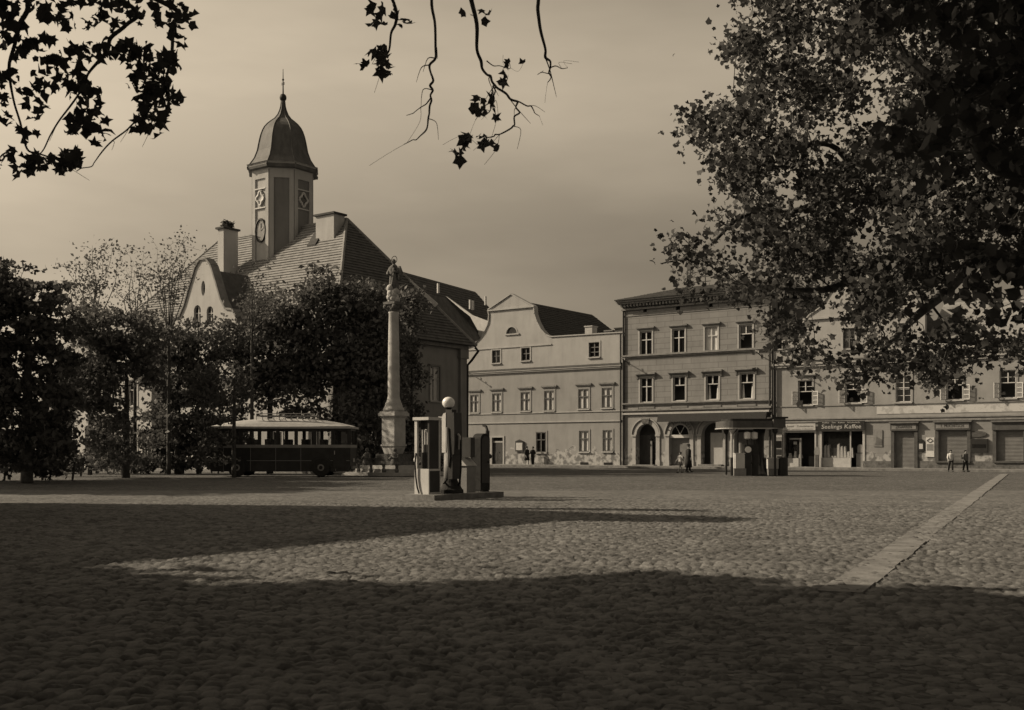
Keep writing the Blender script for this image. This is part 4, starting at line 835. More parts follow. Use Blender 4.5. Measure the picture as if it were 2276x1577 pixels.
# ================================================================ BUS
def bus():
    s = 43.6; d = 55.0; X = lambda x: (x-HX)/s; c = Vector((X(632), d, 0)); H = thing('parked_bus', 'dark old motor coach with pale rounded roof parked under the trees', 'bus', c); H.scale = (.965,)*3
    L = 3.65; W_ = 1.12                     # half length, half width
    b = MB()
    b.prism([(-L, .5), (-L+.1, .27), (L-.1, .27), (L, .5), (L+.02, 1.5), (-L, 1.5)], -W_, W_)
    b.build('lower_body', M['buspaint'], H)
    MB().box(-L-.01, L+.03, -W_-.02, W_+.02, 1.503, 1.66).build('belt_rail', M['busline'], H)
    # window posts
    p = MB(); xs = [-L+.05, -2.95, -2.0, -1.05, -.1, .85, 1.8, 2.75, L-.06]
    for y in (-W_+.04, W_-.04):
        for x in xs: p.box(x-.09, x+.09, y-.03, y+.03, 1.66, 2.5)
        p.box(-L, L, y-.034, y+.034, 2.38, 2.62)
    for x in (-L+.04, L-.04):
        for y in (-.6, 0, .6): p.box(x-.03, x+.03, y-.05, y+.05, 1.66, 2.5)
        p.box(x-.034, x+.034, -W_, W_, 2.38, 2.6)
    pp = p.build('window_posts', M['buspaint'], H)
    gp = MB()
    for y in (-W_+.05,): gp.box(-L+.1, L-.1, y-.006, y+.006, 1.66, 2.4)
    gp.build('pane', M['glass2'], H)
    r = MB(); n = 22; pr = []
    for i in range(n+1):
        t = -1+2*i/n; x = t*(L+.14); zt = 2.62+.42*(1-abs(t)**2.6); pr.append((x, zt))
    vs = []; fs = []; m = 10
    for x, zt in pr:
        for k in range(m+1):
            a = -1+2*k/m; vs.append((x, a*(W_+.06), 2.56+(zt-2.56)*(1-abs(a)**2.8)+.0))
    for i in range(n):
        for k in range(m): fs.append((i*(m+1)+k, (i+1)*(m+1)+k, (i+1)*(m+1)+k+1, i*(m+1)+k+1))
    r.add(vs, fs); r.box(-L-.12, L+.12, -W_-.06, W_+.06, 2.5, 2.6); r.build('roof', M['busroof'], H, smooth=False)
    sm = MB()
    for x in (-2.9, -1.5, -.2, 1.1, 2.9): sm.box(x-.012, x+.012, -W_-.012, -W_-.001, .3, 1.5)
    sm.box(-L+.02, L-.02, -W_-.014, -W_-.001, .82, .85); sm.build('panel_seam', M['grey'], H)
    dr_ = MB().box(2.75, 3.45, -W_-.016, -W_-.002, .42, 1.49).build('door', M['buspaint'], H); MB().tube([(2.85, -W_-.05, 1.15), (2.85, -W_-.05, 1.35)], .02, 6).build('handle', M['pale'], dr_)
    MB().box(2.8, 3.4, -W_-.12, -W_+.02, .2, .25).build('step', M['grey'], H)
    k = MB()
    for y in (-.7, .7): k.tube([(-1.3, y, 3.17), (1.7, y, 3.17)], .03, 5)
    for i in range(11): k.tube([(-1.3+.3*i, -.7, 3.16), (-1.3+.3*i, .7, 3.16)], .02, 4); 
    for i in range(6):
        for y in (-.7, .7): k.tube([(-1.3+.6*i, y, 2.95), (-1.3+.6*i, y, 3.28)], .02, 4)
    k.tube([(-1.3, -.7, 3.28), (1.7, -.7, 3.28)], .02, 4); k.build('roof_rack', M['grey'], H)
    for x in (-2.2, 2.15):
        for y in (-W_+.02, W_-.02):
            w = MB(); Mx = Matrix.Translation((x, y, .48)) @ Matrix.Rotation(R(90), 4, 'X'); w.M = Mx; w.lathe((0,0,0), [(.3,-.13),(.46,-.12),(.48,-.06),(.48,.06),(.46,.12),(.3,.13)], 20); wh = w.build('wheel', M['tyre'], H)
            h = MB(Mx); h.lathe((0,0,0), [(.29,-.1),(.1,-.15),(.1,.15),(.29,.1)], 14); h.build('rim', M['grey'], wh)
        MB().prism([(x+.62*math.cos(i*math.pi/8), .5+.58*math.sin(i*math.pi/8)) for i in range(9)], -W_-.06, -W_+.002).build('mudguard', M['black'], H)
    MB().box(L+.02, L+.1, -.9, .9, .4, .55).build('bumper', M['grey'], H)
    for y in (-.7, .7): MB().ball((-L-.08, y, .95), .13, 10).build('headlight', M['pale'], H)
    MB().box(L+.02, L+.05, -.25, .15, .75, .95).build('number_plate', M['pale'], H)
    st = MB()
    for i in range(6):
        for y in (-.6, .6): st.box(-2.7+i*.95, -2.58+i*.95, y-.4, y+.4, 1.3, 1.95)
    st.build('seat_backs', M['wood'], H)
bus()

# ================================================================ PETROL ISLAND (left)
K = Vector((-2.05, 28.5, 0))
def at(u, v): return K+U*u+V*v
def cylM(p, rot): return Matrix.Translation(p) @ rot
isl = MB(); isl.box(-1.12, .0, .0, 3.1, -.02, .14)
t = isl.build('pump_island', M['kerb']); t.location = K; t.rotation_euler = (0,0,TH); tag(t, 'pale stone island slab under the petrol pumps in mid square', 'plinth')
def pump_frame():
    p = at(-.7, .55); p.z = .14; H = thing('fuel_pump', 'open-framed petrol pump on a white cabinet, leftmost on the stone island', 'fuel pump', p, TH); H.scale = (1, 1, .925)
    MB().box(-.25, .25, -.25, .25, 0, .74).build('cabinet', M['white'], H); MB().box(.252, .262, -.2, .2, .06, .68).build('painted_shade_side', M['buspaint'], H)  # dark sheet paints the shade on the cabinet face away from the sun
    f = MB(); f.box(-.25, -.16, -.25, -.17, .743, 2.16); f.box(-.25, -.18, .18, .25, .743, 2.16); f.box(.18, .25, .18, .25, .743, 2.16); f.box(-.29, .27, -.28, .28, 2.163, 2.25); f.build('frame', M['white'], H)
    MB().box(.19, .245, -.22, .17, .743, 2.16).build('side_board', M['buspaint'], H)
    MB().box(-.15, .18, -.1, .2, .743, 1.22).build('mechanism', M['buspaint'], H)
    MB().box(-.14, .18, -.12, .1, 1.9, 2.16).build('top_box', M['buspaint'], H)
    gl = MB(); gl.box(-.12, .13, .0, .02, 1.28, 1.88); gl.build('dial_glass', M['curtain'], H)
    g_ = MB()
    for x in (-.05, .05): g_.tube([(x, -.05, 1.22), (x, -.05, 1.45)], .045, 8)
    g_.build('measuring_glass', M['grey'], H); MB().tube([(-.14, -.04, 1.22), (-.14, -.04, 1.88)], .018, 5).build('pipe', M['white'], H)
    MB().tube([(-.18, -.27, 1.2), (-.19, -.3, .9), (-.17, -.29, .5), (-.12, -.29, .2), (-.05, -.29, .02)], .022, 7).build('hose', M['rubber'], H)
    MB().ball((-.36, 0, 1.0), .11, 8).build('lamp', M['pale'], H)
pump_frame()
def pump_globe():
    p = at(-.52, 1.35); p.z = .14; H = thing('fuel_pump', 'tall round petrol pump crowned with a milk-glass globe, middle of the stone island', 'fuel pump', p, TH); H.scale = (1, 1, .935)
    MB().lathe((0,0,0), [(.34,0),(.34,.1),(.3,.14),(.27,.2),(.2,.32),(.17,.42)], 20).build('foot', M['black2'], H, smooth=False)
    MB().lathe((-.05,-.02,0), [(.16,.3),(.155,.7),(.15,1.2)], 18).build('column', M['grey'], H, smooth=True)
    b = MB(); b.box(-.2, -.06, -.17, .14, 1.2, 2.15); b.prism([(-.2, 2.15), (-.06, 2.15), (-.06, 2.38), (-.14, 2.36), (-.2, 2.25), (-.33, 2.27), (-.26, 2.16)], -.17, .14); b.build('pale_casing', M['white'], H)
    c = MB(); c.prism([(-.06, 1.15), (.22, 1.15), (.24, 1.5), (.22, 2.38), (-.06, 2.38)], -.16, .18); c.box(-.08, .17, -.16, .18, .42, 1.15); c.box(-.12, .1, -.1, .1, 2.383, 2.47); c.build('dark_casing', M['buspaint'], H)
    MB().lathe((-.1,0,0), [(.06,2.44),(.08,2.5),(.13,2.53)], 12).build('globe_neck', M['iron'], H)
    MB().ball((-.1, 0, 2.68), .175, 18).build('globe', M['globe'], H, smooth=True)
    MB().tube([(.0, -.19, 1.95), (.0, -.2, 1.6), (.04, -.2, 1.1), (.02, -.19, .8)], .02, 6).build('hose', M['pale'], H)
    MB().tube([(.3, .0, 1.65), (.34, 0, 1.2), (.34, 0, .7), (.3, 0, .3), (.22, 0, .22)], .025, 7).build('hose', M['rubber'], H)
    MB().tube([(.24, 0, 1.75), (.3, 0, 1.68), (.29, 0, 1.3)], .035, 6).build('nozzle', M['pale'], H)
    MB().tube([(-.12, -.12, .36), (-.02, -.3, .3), (.1, -.3, .42)], .03, 6).build('foot_lever', M['iron'], H)
pump_globe()
def oil_cabinet():
    p = at(-.55, 2.0); p.z = .14; H = thing('oil_cabinet', 'small grey oil cabinet with a sloping pale lid between the pump and the dark booth', 'cabinet', p, TH)
    MB().box(-.22, .22, -.2, .2, 0, .75).build('body', M['grey'], H); MB().prism([(-.25, .753), (.25, .753), (0, .98)], -.24, .24).build('lid', M['pale'], H)
    MB().box(-.1, .2, .0, .2, .985, 1.55).build('dark_tank', M['buspaint'], H); MB().box(-.2, -.05, -.23, -.201, .2, .55).build('door', M['pale'], H)
oil_cabinet()
def booth():
    p = at(-.52, 2.72); p.z = .14; H = thing('pump_booth', 'dark upright booth with a rounded top at the right end of the stone island', 'booth', p, TH)
    MB().prism([(-.22, .05), (.22, .05), (.22, 1.5)]+[(.22*math.cos(i*math.pi/10), 1.5+.17*math.sin(i*math.pi/10)) for i in range(1, 10)]+[(-.22, 1.5)], -.15, .14, 'x').build('housing', M['black2'], H)
    MB().prism([(-.18, .25), (.18, .25), (.18, 1.46)]+[(.18*math.cos(i*math.pi/10), 1.46+.13*math.sin(i*math.pi/10)) for i in range(1, 10)]+[(-.18, 1.46)], .141, .155, 'x').build('door', M['black'], H)
    l = MB()
    for y in (-.18, .17): l.box(-.09, .13, y-.03, y+.03, 0, .05)
    l.build('feet', M['iron'], H); MB().ball((.18, .12, .85), .025, 6).build('handle', M['iron'], H)
booth()
def sign_post():
    p = at(-.66, 3.2); p.z = 0; H = thing('sign_post', 'slim pale post with a dark curved head just right of the dark booth', 'post', p, TH)
    MB().tube([(0,0,0), (0,0,1.9)], .035, 8).build('post', M['pale'], H); MB().tube([(0,0,1.9), (.0,0,1.35)], [.06,.05], 8).build('sleeve', M['buspaint'], H); MB().tube([(0,0,1.9), (-.05,0,2.02), (-.16,0,2.06)], .04, 6).build('head', M['buspaint'], H); MB().ball((.08, 0, 1.15), .07, 8).build('lamp', M['iron'], H)
sign_post()

# ================================================================ KIOSK (right)
def kiosk():
    c = Vector((12.62, 57.6, 0)); H = thing('petrol_kiosk', 'dark canopied petrol kiosk on slim posts in front of the arcade', 'kiosk', c)
    def rr(hx, hy, r, n=6):
        P = []
        for cx, cy, a0 in ((hx-r, hy-r, 0), (-hx+r, hy-r, 90), (-hx+r, -hy+r, 180), (hx-r, -hy+r, 270)):
            for i in range(n+1): a = R(a0+90*i/n); P.append((cx+r*math.cos(a), cy+r*math.sin(a)))
        return P
    MB().prism(rr(1.62, 1.35, .7), 2.5, 2.85, 'z').build('canopy_fascia', M['frame_d2'], H)
    MB().prism(rr(1.66, 1.39, .72), 2.45, 2.497, 'z').build('canopy_edge', M['pale'], H)
    MB().prism(rr(1.3, 1.1, .3), 2.853, 2.98, 'z').build('canopy_roof', M['black'], H)
    MB().box(.9, 1.75, -1.45, -.3, 2.99, 3.07).build('roof_plate', M['black'], H)
    MB().box(1.0, 1.62, -1.4, -.35, 2.5, 2.985).build('roof_box', M['frame_d2'], H)
    for (x, y, m) in ((-1.12, -1.1, 'pale'), (1.15, -1.1, 'black'), (-1.0, .95, 'black'), (1.42, .4, 'pale'), (.98, .95, 'pale')):
        p = MB(); p.tube([(x,y,0),(x,y,2.45)], .06, 8); p.lathe((x,y,0), [(.07,2.2),(.14,2.3),(.15,2.45)], 8); p.build('post', M[m], H)
    MB().tube([(-1.12,-1.1,0),(-1.12,-1.1,.95)], .075, 8).build('post_sleeve', M['black'], H)
    MB().lathe((.52, -.2, 0), [(.62,0),(.5,.1),(.36,.3),(.28,.6),(.25,1.2),(.25,2.0),(.33,2.45)], 18).build('centre_pillar', M['black'], H, smooth=True)
    for s_ in (-1, 1): MB().tube([(-1.12, -1.1, 2.1), (-1.12+.35*(1 if s_ > 0 else .2), -1.1+.3, 2.44)], .03, 5).build('bracket', M['black'], H)
    c1 = MB(); c1.box(.85, 1.35, -.9, .7, 0, .35); c1.build('counter_foot', M['grey'], H); MB().box(.83, 1.37, -.93, .73, .353, .88).build('counter', M['pale'], H); MB().box(.8, 1.4, -.96, .76, .883, .93).build('counter_top', M['white'], H)
    MB().prism([(1.62+.28*math.cos(i*math.pi/8), -.75+.28*math.sin(i*math.pi/8)) for i in range(16)], 0, .95, 'z').build('barrel', M['black'], H)
    MB().box(-.35, .3, .8, .86, 1.2, 2.3).build('back_board', M['grey'], H)
    return c
kc = kiosk()
def kpump(dx, dy, lab, dial):
    H = thing('fuel_pump', lab, 'fuel pump', kc+Vector((dx, dy, 0)))
    MB().box(-.17, .17, -.17, .17, .0, 1.1).build('housing', M['buspaint'], H); MB().box(-.2, .2, -.2, .2, 1.103, 1.62).build('head', M['black'], H); MB().tube([(0,0,1.62),(0,0,1.9)], .05, 6).build('neck', M['black'], H); MB().lathe((0,0,0), [(.08,1.9),(.17,1.95),(.17,2.25),(.06,2.3)], 12).build('lantern', M['globe'], H)
    if dial: w = MB(Matrix.Translation((0,-.21,1.36)) @ Matrix.Rotation(R(90), 4, 'X')); w.lathe((0,0,0), [(.165,0),(.165,.03)], 20); w.build('dial', M['globe'], H)
    MB().tube([(.2,-.1,1.3),(.3,-.15,.9),(.27,-.15,.5),(.18,-.1,.7)], .022, 6).build('hose', M['rubber'], H)
kpump(-.32, -1.15, 'petrol pump with a round white dial under the kiosk canopy', True)
kpump(.1, -.95, 'dark petrol pump without dial, between the dial pump and the thick pillar', False)
H = thing('white_cabinet', 'white cabinet on a grey plinth under the left side of the kiosk canopy', 'cabinet', kc+Vector((-.73, -1.1, 0)))
MB().box(-.33, .3, -.3, .3, 0, .38).build('plinth', M['grey'], H); MB().box(-.25, .24, -.25, .25, .383, 1.14).build('body', M['white'], H); MB().box(-.27, .26, -.27, .27, 1.143, 1.18).build('top', M['white'], H); MB().box(.0, .1, -.05, .05, 1.18, 1.72).build('gauge_post', M['white'], H); MB().box(.252, .262, -.2, .2, .42, 1.1).build('painted_shade_side', M['black'], H)  # black sheet paints shade onto the right face of the body

# ================================================================ PEOPLE
def person(loc, h, face, label, top, legs, group=None, stride=.22, coat=None, bag=False, hat=False, armbend=.0, skirt=None, bare_legs=False):
    k = h/1.7; H = thing('person', label, 'person', loc, face, group)
    J = {}; E = []; Rr = []
    def j(n, p, r, par=None):
        J[n] = len(Rr); Rr.append((p, r)); 
        if par is not None: E.append((J[par], J[n]))
    j('pelvis', (0, 0, .93), .13); j('waist', (0, .0, 1.08), .115, 'pelvis'); j('chest', (0, -.01, 1.28), .14, 'waist'); j('neckb', (0, 0, 1.44), .07, 'chest'); j('neck', (0, -.01, 1.5), .052, 'neckb')
    j('jaw', (0, -.03, 1.545), .07, 'neck'); j('head', (0, -.02, 1.62), .088, 'jaw'); j('crown', (0, 0, 1.68), .06, 'head'); j('nose', (0, -.125, 1.6), .012, 'head')
    for s, ss in (('l', 1), ('r', -1)):
        sw = stride*ss
        j('hip'+s, (.09*ss, 0, .88), .085, 'pelvis'); j('knee'+s, (.1*ss, -sw*.55-.02, .49), .055, 'hip'+s); j('ank'+s, (.1*ss, -sw*(1 if sw > 0 else 1.15), .09), .036, 'knee'+s); j('toe'+s, (.11*ss, -sw*(1 if sw > 0 else 1.15)-.15, .035), .03, 'ank'+s)
        j('sh'+s, (.18*ss, 0, 1.4), .055, 'chest'); a = -sw*.9
        j('elb'+s, (.24*ss, -a*.35+.02, 1.14), .042, 'sh'+s); j('wr'+s, (.25*ss, -a*.9-.05-armbend*.2, .92+armbend*.2), .028, 'elb'+s); j('palm'+s, (.25*ss, -a-.07-armbend*.22, .85+armbend*.2), .03, 'wr'+s)
        for q in range(4): L = (.075, .085, .08, .06)[q]; b = J['palm'+s]; px_ = .25*ss; py = -a-.10-armbend*.22+.018*q; j('f%d%s' % (q, s), (px_, py-.012, .85+armbend*.2-.035-L*.5), .009, 'palm'+s); j('g%d%s' % (q, s), (px_-.01*ss, py-.022, .85+armbend*.2-.03-L), .008, 'f%d%s' % (q, s))
        j('th'+s, (.22*ss, -a-.11-armbend*.22, .82+armbend*.2), .01, 'palm'+s)
    me = bpy.data.meshes.new('body'); me.from_pydata([tuple(c*k for c in p) for p, r in Rr], E, []); me.update()
    ob = bpy.data.objects.new('body', me); C.objects.link(ob); ob.parent = H
    sk = ob.modifiers.new('skin', 'SKIN')
    if not me.skin_vertices: 
        bm = bmesh.new(); bm.from_mesh(me); bm.verts.layers.skin.verify(); bm.to_mesh(me); bm.free()
    for i, (p, r) in enumerate(Rr): me.skin_vertices[0].data[i].radius = (r*k, r*k); me.skin_vertices[0].data[i].use_root = (i == 0)
    sb = ob.modifiers.new('sub', 'SUBSURF'); sb.levels = 1; sb.render_levels = 1; me.materials.append(M['skin'])
    def cl(name, prof, m, sx=1, sy=.72, c=(0,0,0)): MB().lathe(tuple(v*k for v in c), [(r*k, z*k) for r, z in prof], 16, sx, sy).build(name, m, H, smooth=True)
    if coat: cl('coat', [(.3,coat),(.27,.7),(.235,.95),(.215,1.1),(.225,1.3),(.215,1.4),(.12,1.475),(.075,1.49)], top, 1, .78)
    else: cl('jacket', [(.2,.86),(.19,1.0),(.18,1.1),(.2,1.3),(.195,1.4),(.11,1.465),(.07,1.48)], top)
    for s in (1, -1):
        a = -stride*s*.9; MB().tube([Vector(v)*k for v in ((.17*s, 0, 1.41), (.24*s, -a*.35+.02, 1.14), (.25*s, -a*.85-.045-armbend*.2, .95+armbend*.2))], [.075*k, .06*k, .045*k], 10).build('sleeve', top, H, smooth=True)
        if not bare_legs:
            sw = stride*s; kn = (.1*s, -sw*.55-.02, .49); an = (.1*s, -sw*(1 if sw > 0 else 1.15), .12); MB().tube([Vector(v)*k for v in ((.085*s, 0, .92), kn, an)], [.115*k, .08*k, .065*k], 10).build('trouser_leg', legs, H, smooth=True)
        sw = stride*s; ay = -sw*(1 if sw > 0 else 1.15); MB().tube([Vector(v)*k for v in ((.1*s, ay+.05, .05), (.105*s, ay-.06, .05), (.11*s, ay-.2, .035))], [.05*k, .052*k, .032*k], 8).build('shoe', M['black'], H, smooth=True)
    if skirt: cl('skirt', [(.28,skirt),(.24,.75),(.17,1.0)], legs)
    if hat: cl('hat', [(.16,1.67),(.155,1.69),(.11,1.7),(.105,1.78),(.06,1.8)], M['cloth_d'], 1, 1)
    else: MB().ball((0, .02*k, 1.65*k), .105*k, 12, (1, 1.08, 1)).build('hair', M['hair'], H, smooth=True)
    if bag: MB().box(-.17*k, .17*k, .15*k, .3*k, 1.02*k, 1.36*k).build('satchel', M['cloth_d'], H)
    return H
p0 = gd(1530, 1050); person(Vector((p0.x, p0.y, 0)), 1.62, R(80), 'person in a long dark coat walking past the arcade beside a child', M['cloth_d'], M['cloth_d'], coat=.32, hat=True, stride=.1)
p0 = gd(1512, 1050.5); person(Vector((p0.x, p0.y, 0)), 1.2, R(-60), 'person, small child in white top with satchel, beside the long dark coat', M['cloth_w'], M['cloth_m'], stride=.3, bag=True, bare_legs=True, skirt=.6)
p0 = gd(1171, 1035); person(Vector((p0.x, p0.y-.6, 0)), 1.62, R(40), 'person in dark clothes standing just right of the framed notice case', M['cloth_d'], M['cloth_d'], stride=.12, skirt=.5, bare_legs=True)
p0 = gd(1184, 1035); person(Vector((p0.x, p0.y-.5, 0)), 1.6, R(-30), 'person in a dark suit by the dark ground-floor window of the gabled house', M['cloth_d'], M['cloth_d'], stride=.08, armbend=.6)
p0 = gd(2113, 1048); person(Vector((p0.x, p0.y, 0)), 1.32, R(-10), 'person, child in white shirt with dark satchel before the wide shutter', M['cloth_w'], M['cloth_d'], stride=.22, bag=True)
p0 = gd(2146, 1048); person(Vector((p0.x, p0.y, 0)), 1.32, R(20), 'person, a child in a grey jacket at the right end of the wide shutter', M['cloth_m'], M['cloth_d'], stride=.12, bag=True)

# ================================================================ TREES
STAR = []
for i in range(10):
    a = math.pi/2+i*math.pi/5; r = (1.0, .42, .85, .40, .62, .30, .62, .40, .85, .42)[i]; STAR.append((r*math.cos(a), r*math.sin(a), .12*((i % 2)-.5)))
STAR = np.array(STAR); LOBED = STAR.copy(); LOBED[1::2, :2] *= 1.45; LOBED[:, 2] *= 2.2; LOBED[0, 2] = -.35; LOBED[2, 2] = .3
OVAL = np.array([(0,-1,0),(.5,-.35,.1),(.42,.45,.05),(0,1,-.05),(-.42,.45,.05),(-.5,-.35,.1)])*.9
DIAM = np.array([(0,-1,0),(.62,.1,.12),(0,1,0),(-.62,.1,.12)])
def rot_rand(n, flat=0):
    q = rng.normal(size=(n, 4)); q /= np.linalg.norm(q, axis=1)[:, None]; w, x, y, z = q.T
    return np.stack([1-2*(y*y+z*z), 2*(x*y-z*w), 2*(x*z+y*w), 2*(x*y+z*w), 1-2*(x*x+z*z), 2*(y*z-x*w), 2*(x*z-y*w), 2*(y*z+x*w), 1-2*(x*x+y*y)], 1).reshape(n, 3, 3)
def leaves_mesh(name, pts, size, m, tpl, parent, var=.35):
    pts = np.asarray(pts); n = len(pts); k = len(tpl)
    s = size*(1+var*(rng.random(n)*2-1)); v = np.einsum('nij,kj->nki', rot_rand(n), tpl)*s[:, None, None]+pts[:, None, :]
    me = bpy.data.meshes.new(name); me.vertices.add(n*k); me.vertices.foreach_set('co', v.reshape(-1).astype(np.float32))
    me.loops.add(n*k); me.loops.foreach_set('vertex_index', np.arange(n*k, dtype=np.int32)); me.polygons.add(n)
    me.polygons.foreach_set('loop_start', np.arange(0, n*k, k, dtype=np.int32)); me.polygons.foreach_set('loop_total', np.full(n, k, np.int32)); me.update(); me.materials.append(m)
    ob = bpy.data.objects.new(name, me); C.objects.link(ob); ob.parent = parent; return ob
def grow(limbs, clusters, rmin=.008, seed=1, sag=.12, k_r=.011, sides=5):
    """limbs: list of (points, radii). returns MB with limbs and branches reaching every cluster centre"""
    rd = random.Random(seed); mb = MB(); NP = []; NR = []
    for pts, rad in limbs:
        P = [Vector(p) for p in pts]; sm = []; sr = []
        for i in range(len(P)-1):
            p0 = P[max(i-1, 0)]; p1 = P[i]; p2 = P[i+1]; p3 = P[min(i+2, len(P)-1)]
            for j in range(5):
                t = j/5; sm.append(.5*((2*p1)+(p2-p0)*t+(2*p0-5*p1+4*p2-p3)*t*t+(3*p1-p0-3*p2+p3)*t**3)); sr.append(rad[i]+(rad[i+1]-rad[i])*t)
        sm.append(P[-1]); sr.append(rad[-1]); mb.tube(sm, sr, 9)
        for p, r in zip(sm[2:], sr[2:]): NP.append(p); NR.append(r)
    root = Vector(limbs[0][0][-1]); cs = sorted([Vector(c) for c in clusters], key=lambda c: min((c-Vector(p)).length for pts, _ in limbs for p in pts))
    NPa = np.array([tuple(p) for p in NP]); 
    for c in cs:
        d = np.linalg.norm(NPa-np.array(tuple(c)), axis=1)+np.array(NR)*-1.5; i = int(d.argmin()); s = NP[i]; L = (c-s).length
        r0 = min(NR[i]*.62, rmin+k_r*L); m = max(2, int(L/.35)+1); off = Vector((rd.gauss(0, 1), rd.gauss(0, 1), rd.gauss(0, 1)))*sag*L
        pts = [s.lerp(c, t/m)+off*math.sin(math.pi*t/m)+(Vector((rd.gauss(0,1), rd.gauss(0,1), rd.gauss(0,1)))*.02*L if 0 < t < m else Vector()) for t in range(m+1)]
        rs = [r0+(rmin*.55-r0)*t/m for t in range(m+1)]
        mb.tube(pts, rs, sides, cap=False)
        for p, r in zip(pts[1:], rs[1:]): NP.append(p); NR.append(max(r, rmin))
        NPa = np.array([tuple(p) for p in NP])
    return mb
def cloud(centres, per, sd, squash=.75):
    c = np.array([tuple(v) for v in centres]); c = np.repeat(c, per, 0); o = rng.normal(size=c.shape)*sd; o[:, 2] *= squash; return c+o
def tree(name, label, cat, base, limbs, clusters, per, sd, size, lm, tpl, group=None, seed=1, rmin=.01, k_r=.011, bark='bark', extra=None, squash=.75):
    base = Vector(base); H = thing(name, label, cat, base, 0, group)
    lim = [([Vector(p)-base for p in pts], r) for pts, r in limbs]; cl = [Vector(c)-base for c in clusters]
    grow(lim, cl, rmin, seed, k_r=k_r).build('trunk', M[bark], H, recalc=False, smooth=True)
    p = cloud(cl, per, sd, squash)
    if extra is not None: p = np.vstack([p, np.array([tuple(Vector(e)-base) for e in extra])])
    leaves_mesh('crown', p, size, lm, tpl, H); return H
def inpoly(x, y, P):
    c = False; n = len(P)
    for i in range(n):
        x1, y1 = P[i]; x2, y2 = P[(i+1) % n]
        if (y1 > y) != (y2 > y) and x < (x2-x1)*(y-y1)/(y2-y1)+x1: c = not c
    return c

# ---- big tree on the right
def big_right():
    rd = random.Random(11)
    P = [(1625,60),(1640,118),(1612,150),(1560,150),(1556,170),(1608,205),(1600,235),(1535,245),(1540,275),(1502,290),(1508,312),(1560,340),(1610,352),(1535,400),(1548,430),(1620,450),(1545,450),(1560,490),(1640,510),(1600,535),(1530,515),(1485,530),(1500,560),(1435,578),(1440,600),(1500,640),(1545,655),(1600,640),(1660,655),(1700,690),(1760,760),(1790,800),(1850,818),(1890,850),(1965,850),(2010,800),(2050,838),(2110,840),(2150,800),(2185,780),(2276,800),(2500,760),(2700,300),(2650,-200),(2100,-300),(1750,-200),(1640,-60)]
    cl = []; n = 0
    while len(cl) < 700:
        x, y = rd.uniform(1430, 2700), rd.uniform(-300, 850)
        if not inpoly(x, y, P): continue
        v = noise.noise(Vector((x/95, y/80, 3)));  w = noise.noise(Vector((x/45, y/45, 9)))
        thr = -.12+ .06*(x < 1700)
        if x > 1750 and 640 < y < 760 and v < .12: continue
        if v+.45*w < thr and x < 2150: continue
        if x > 2200 and rd.random() < .5: continue
        if x < 1560 and 305 < y < 395: continue
        d = rd.uniform(12.5, 17.0) if x < 1900 else rd.uniform(11.0, 18.5)
        if abs(d-15) > 1.0 and rd.random() < .3: d = 15+rd.uniform(-1, 1)
        cl.append(px(x, y, d))
    base = Vector((8.9, 15.0, 0)); q = lambda x, y, d: px(x, y, d)
    limbs = [([base, (8.8, 15, 1.5), (8.6, 15, 3.2), (8.2, 15.1, 5.2), (7.9, 15, 7.5), (7.5, 15, 9.5)], [.42, .34, .3, .26, .2, .1]),
             ([(8.6, 15, 3.0), q(2180, 560, 14.6), q(2050, 590, 14.5), q(1960, 580, 14.5), q(1850, 640, 14.4), q(1730, 640, 14.2)], [.17, .14, .11, .08, .05, .02]),
             ([(8.3, 15, 4.6), q(2180, 330, 14.9), q(2120, 240, 15), q(2040, 150, 15.2), q(1930, 60, 15.3)], [.2, .15, .12, .09, .05]),
             ([q(2180, 340, 14.9), q(2080, 420, 15.2), q(1960, 450, 15.4), q(1860, 330, 15.5), q(1790, 320, 15.5), q(1700, 300, 15.4), q(1630, 200, 15.2)], [.10, .075, .055, .04, .035, .022, .01]),
             ([q(1960, 450, 15.4), q(1860, 440, 15.8), q(1760, 470, 15.9), q(1650, 480, 15.8), q(1560, 560, 15.6), q(1470, 585, 15.5)], [.08, .06, .045, .035, .02, .01]),
             ([q(2180, 560, 14.6), q(2110, 640, 13.8), q(2040, 700, 13.2), q(1960, 780, 12.8)], [.1, .07, .05, .02]),
             ([(8.2, 15, 5.2), q(2300, 100, 13.5), q(2200, 0, 12.5), q(2100, -100, 12)], [.16, .12, .08, .04])]
    ed = []
    # loose leaves round the outline so the edge stays feathery
    tree('plane_tree', 'large leafy plane tree spreading from the right over the shops', 'tree', base, limbs, cl, 66, .165, .049, M['leaf'], LOBED, seed=5, rmin=.009, k_r=.010)
big_right()
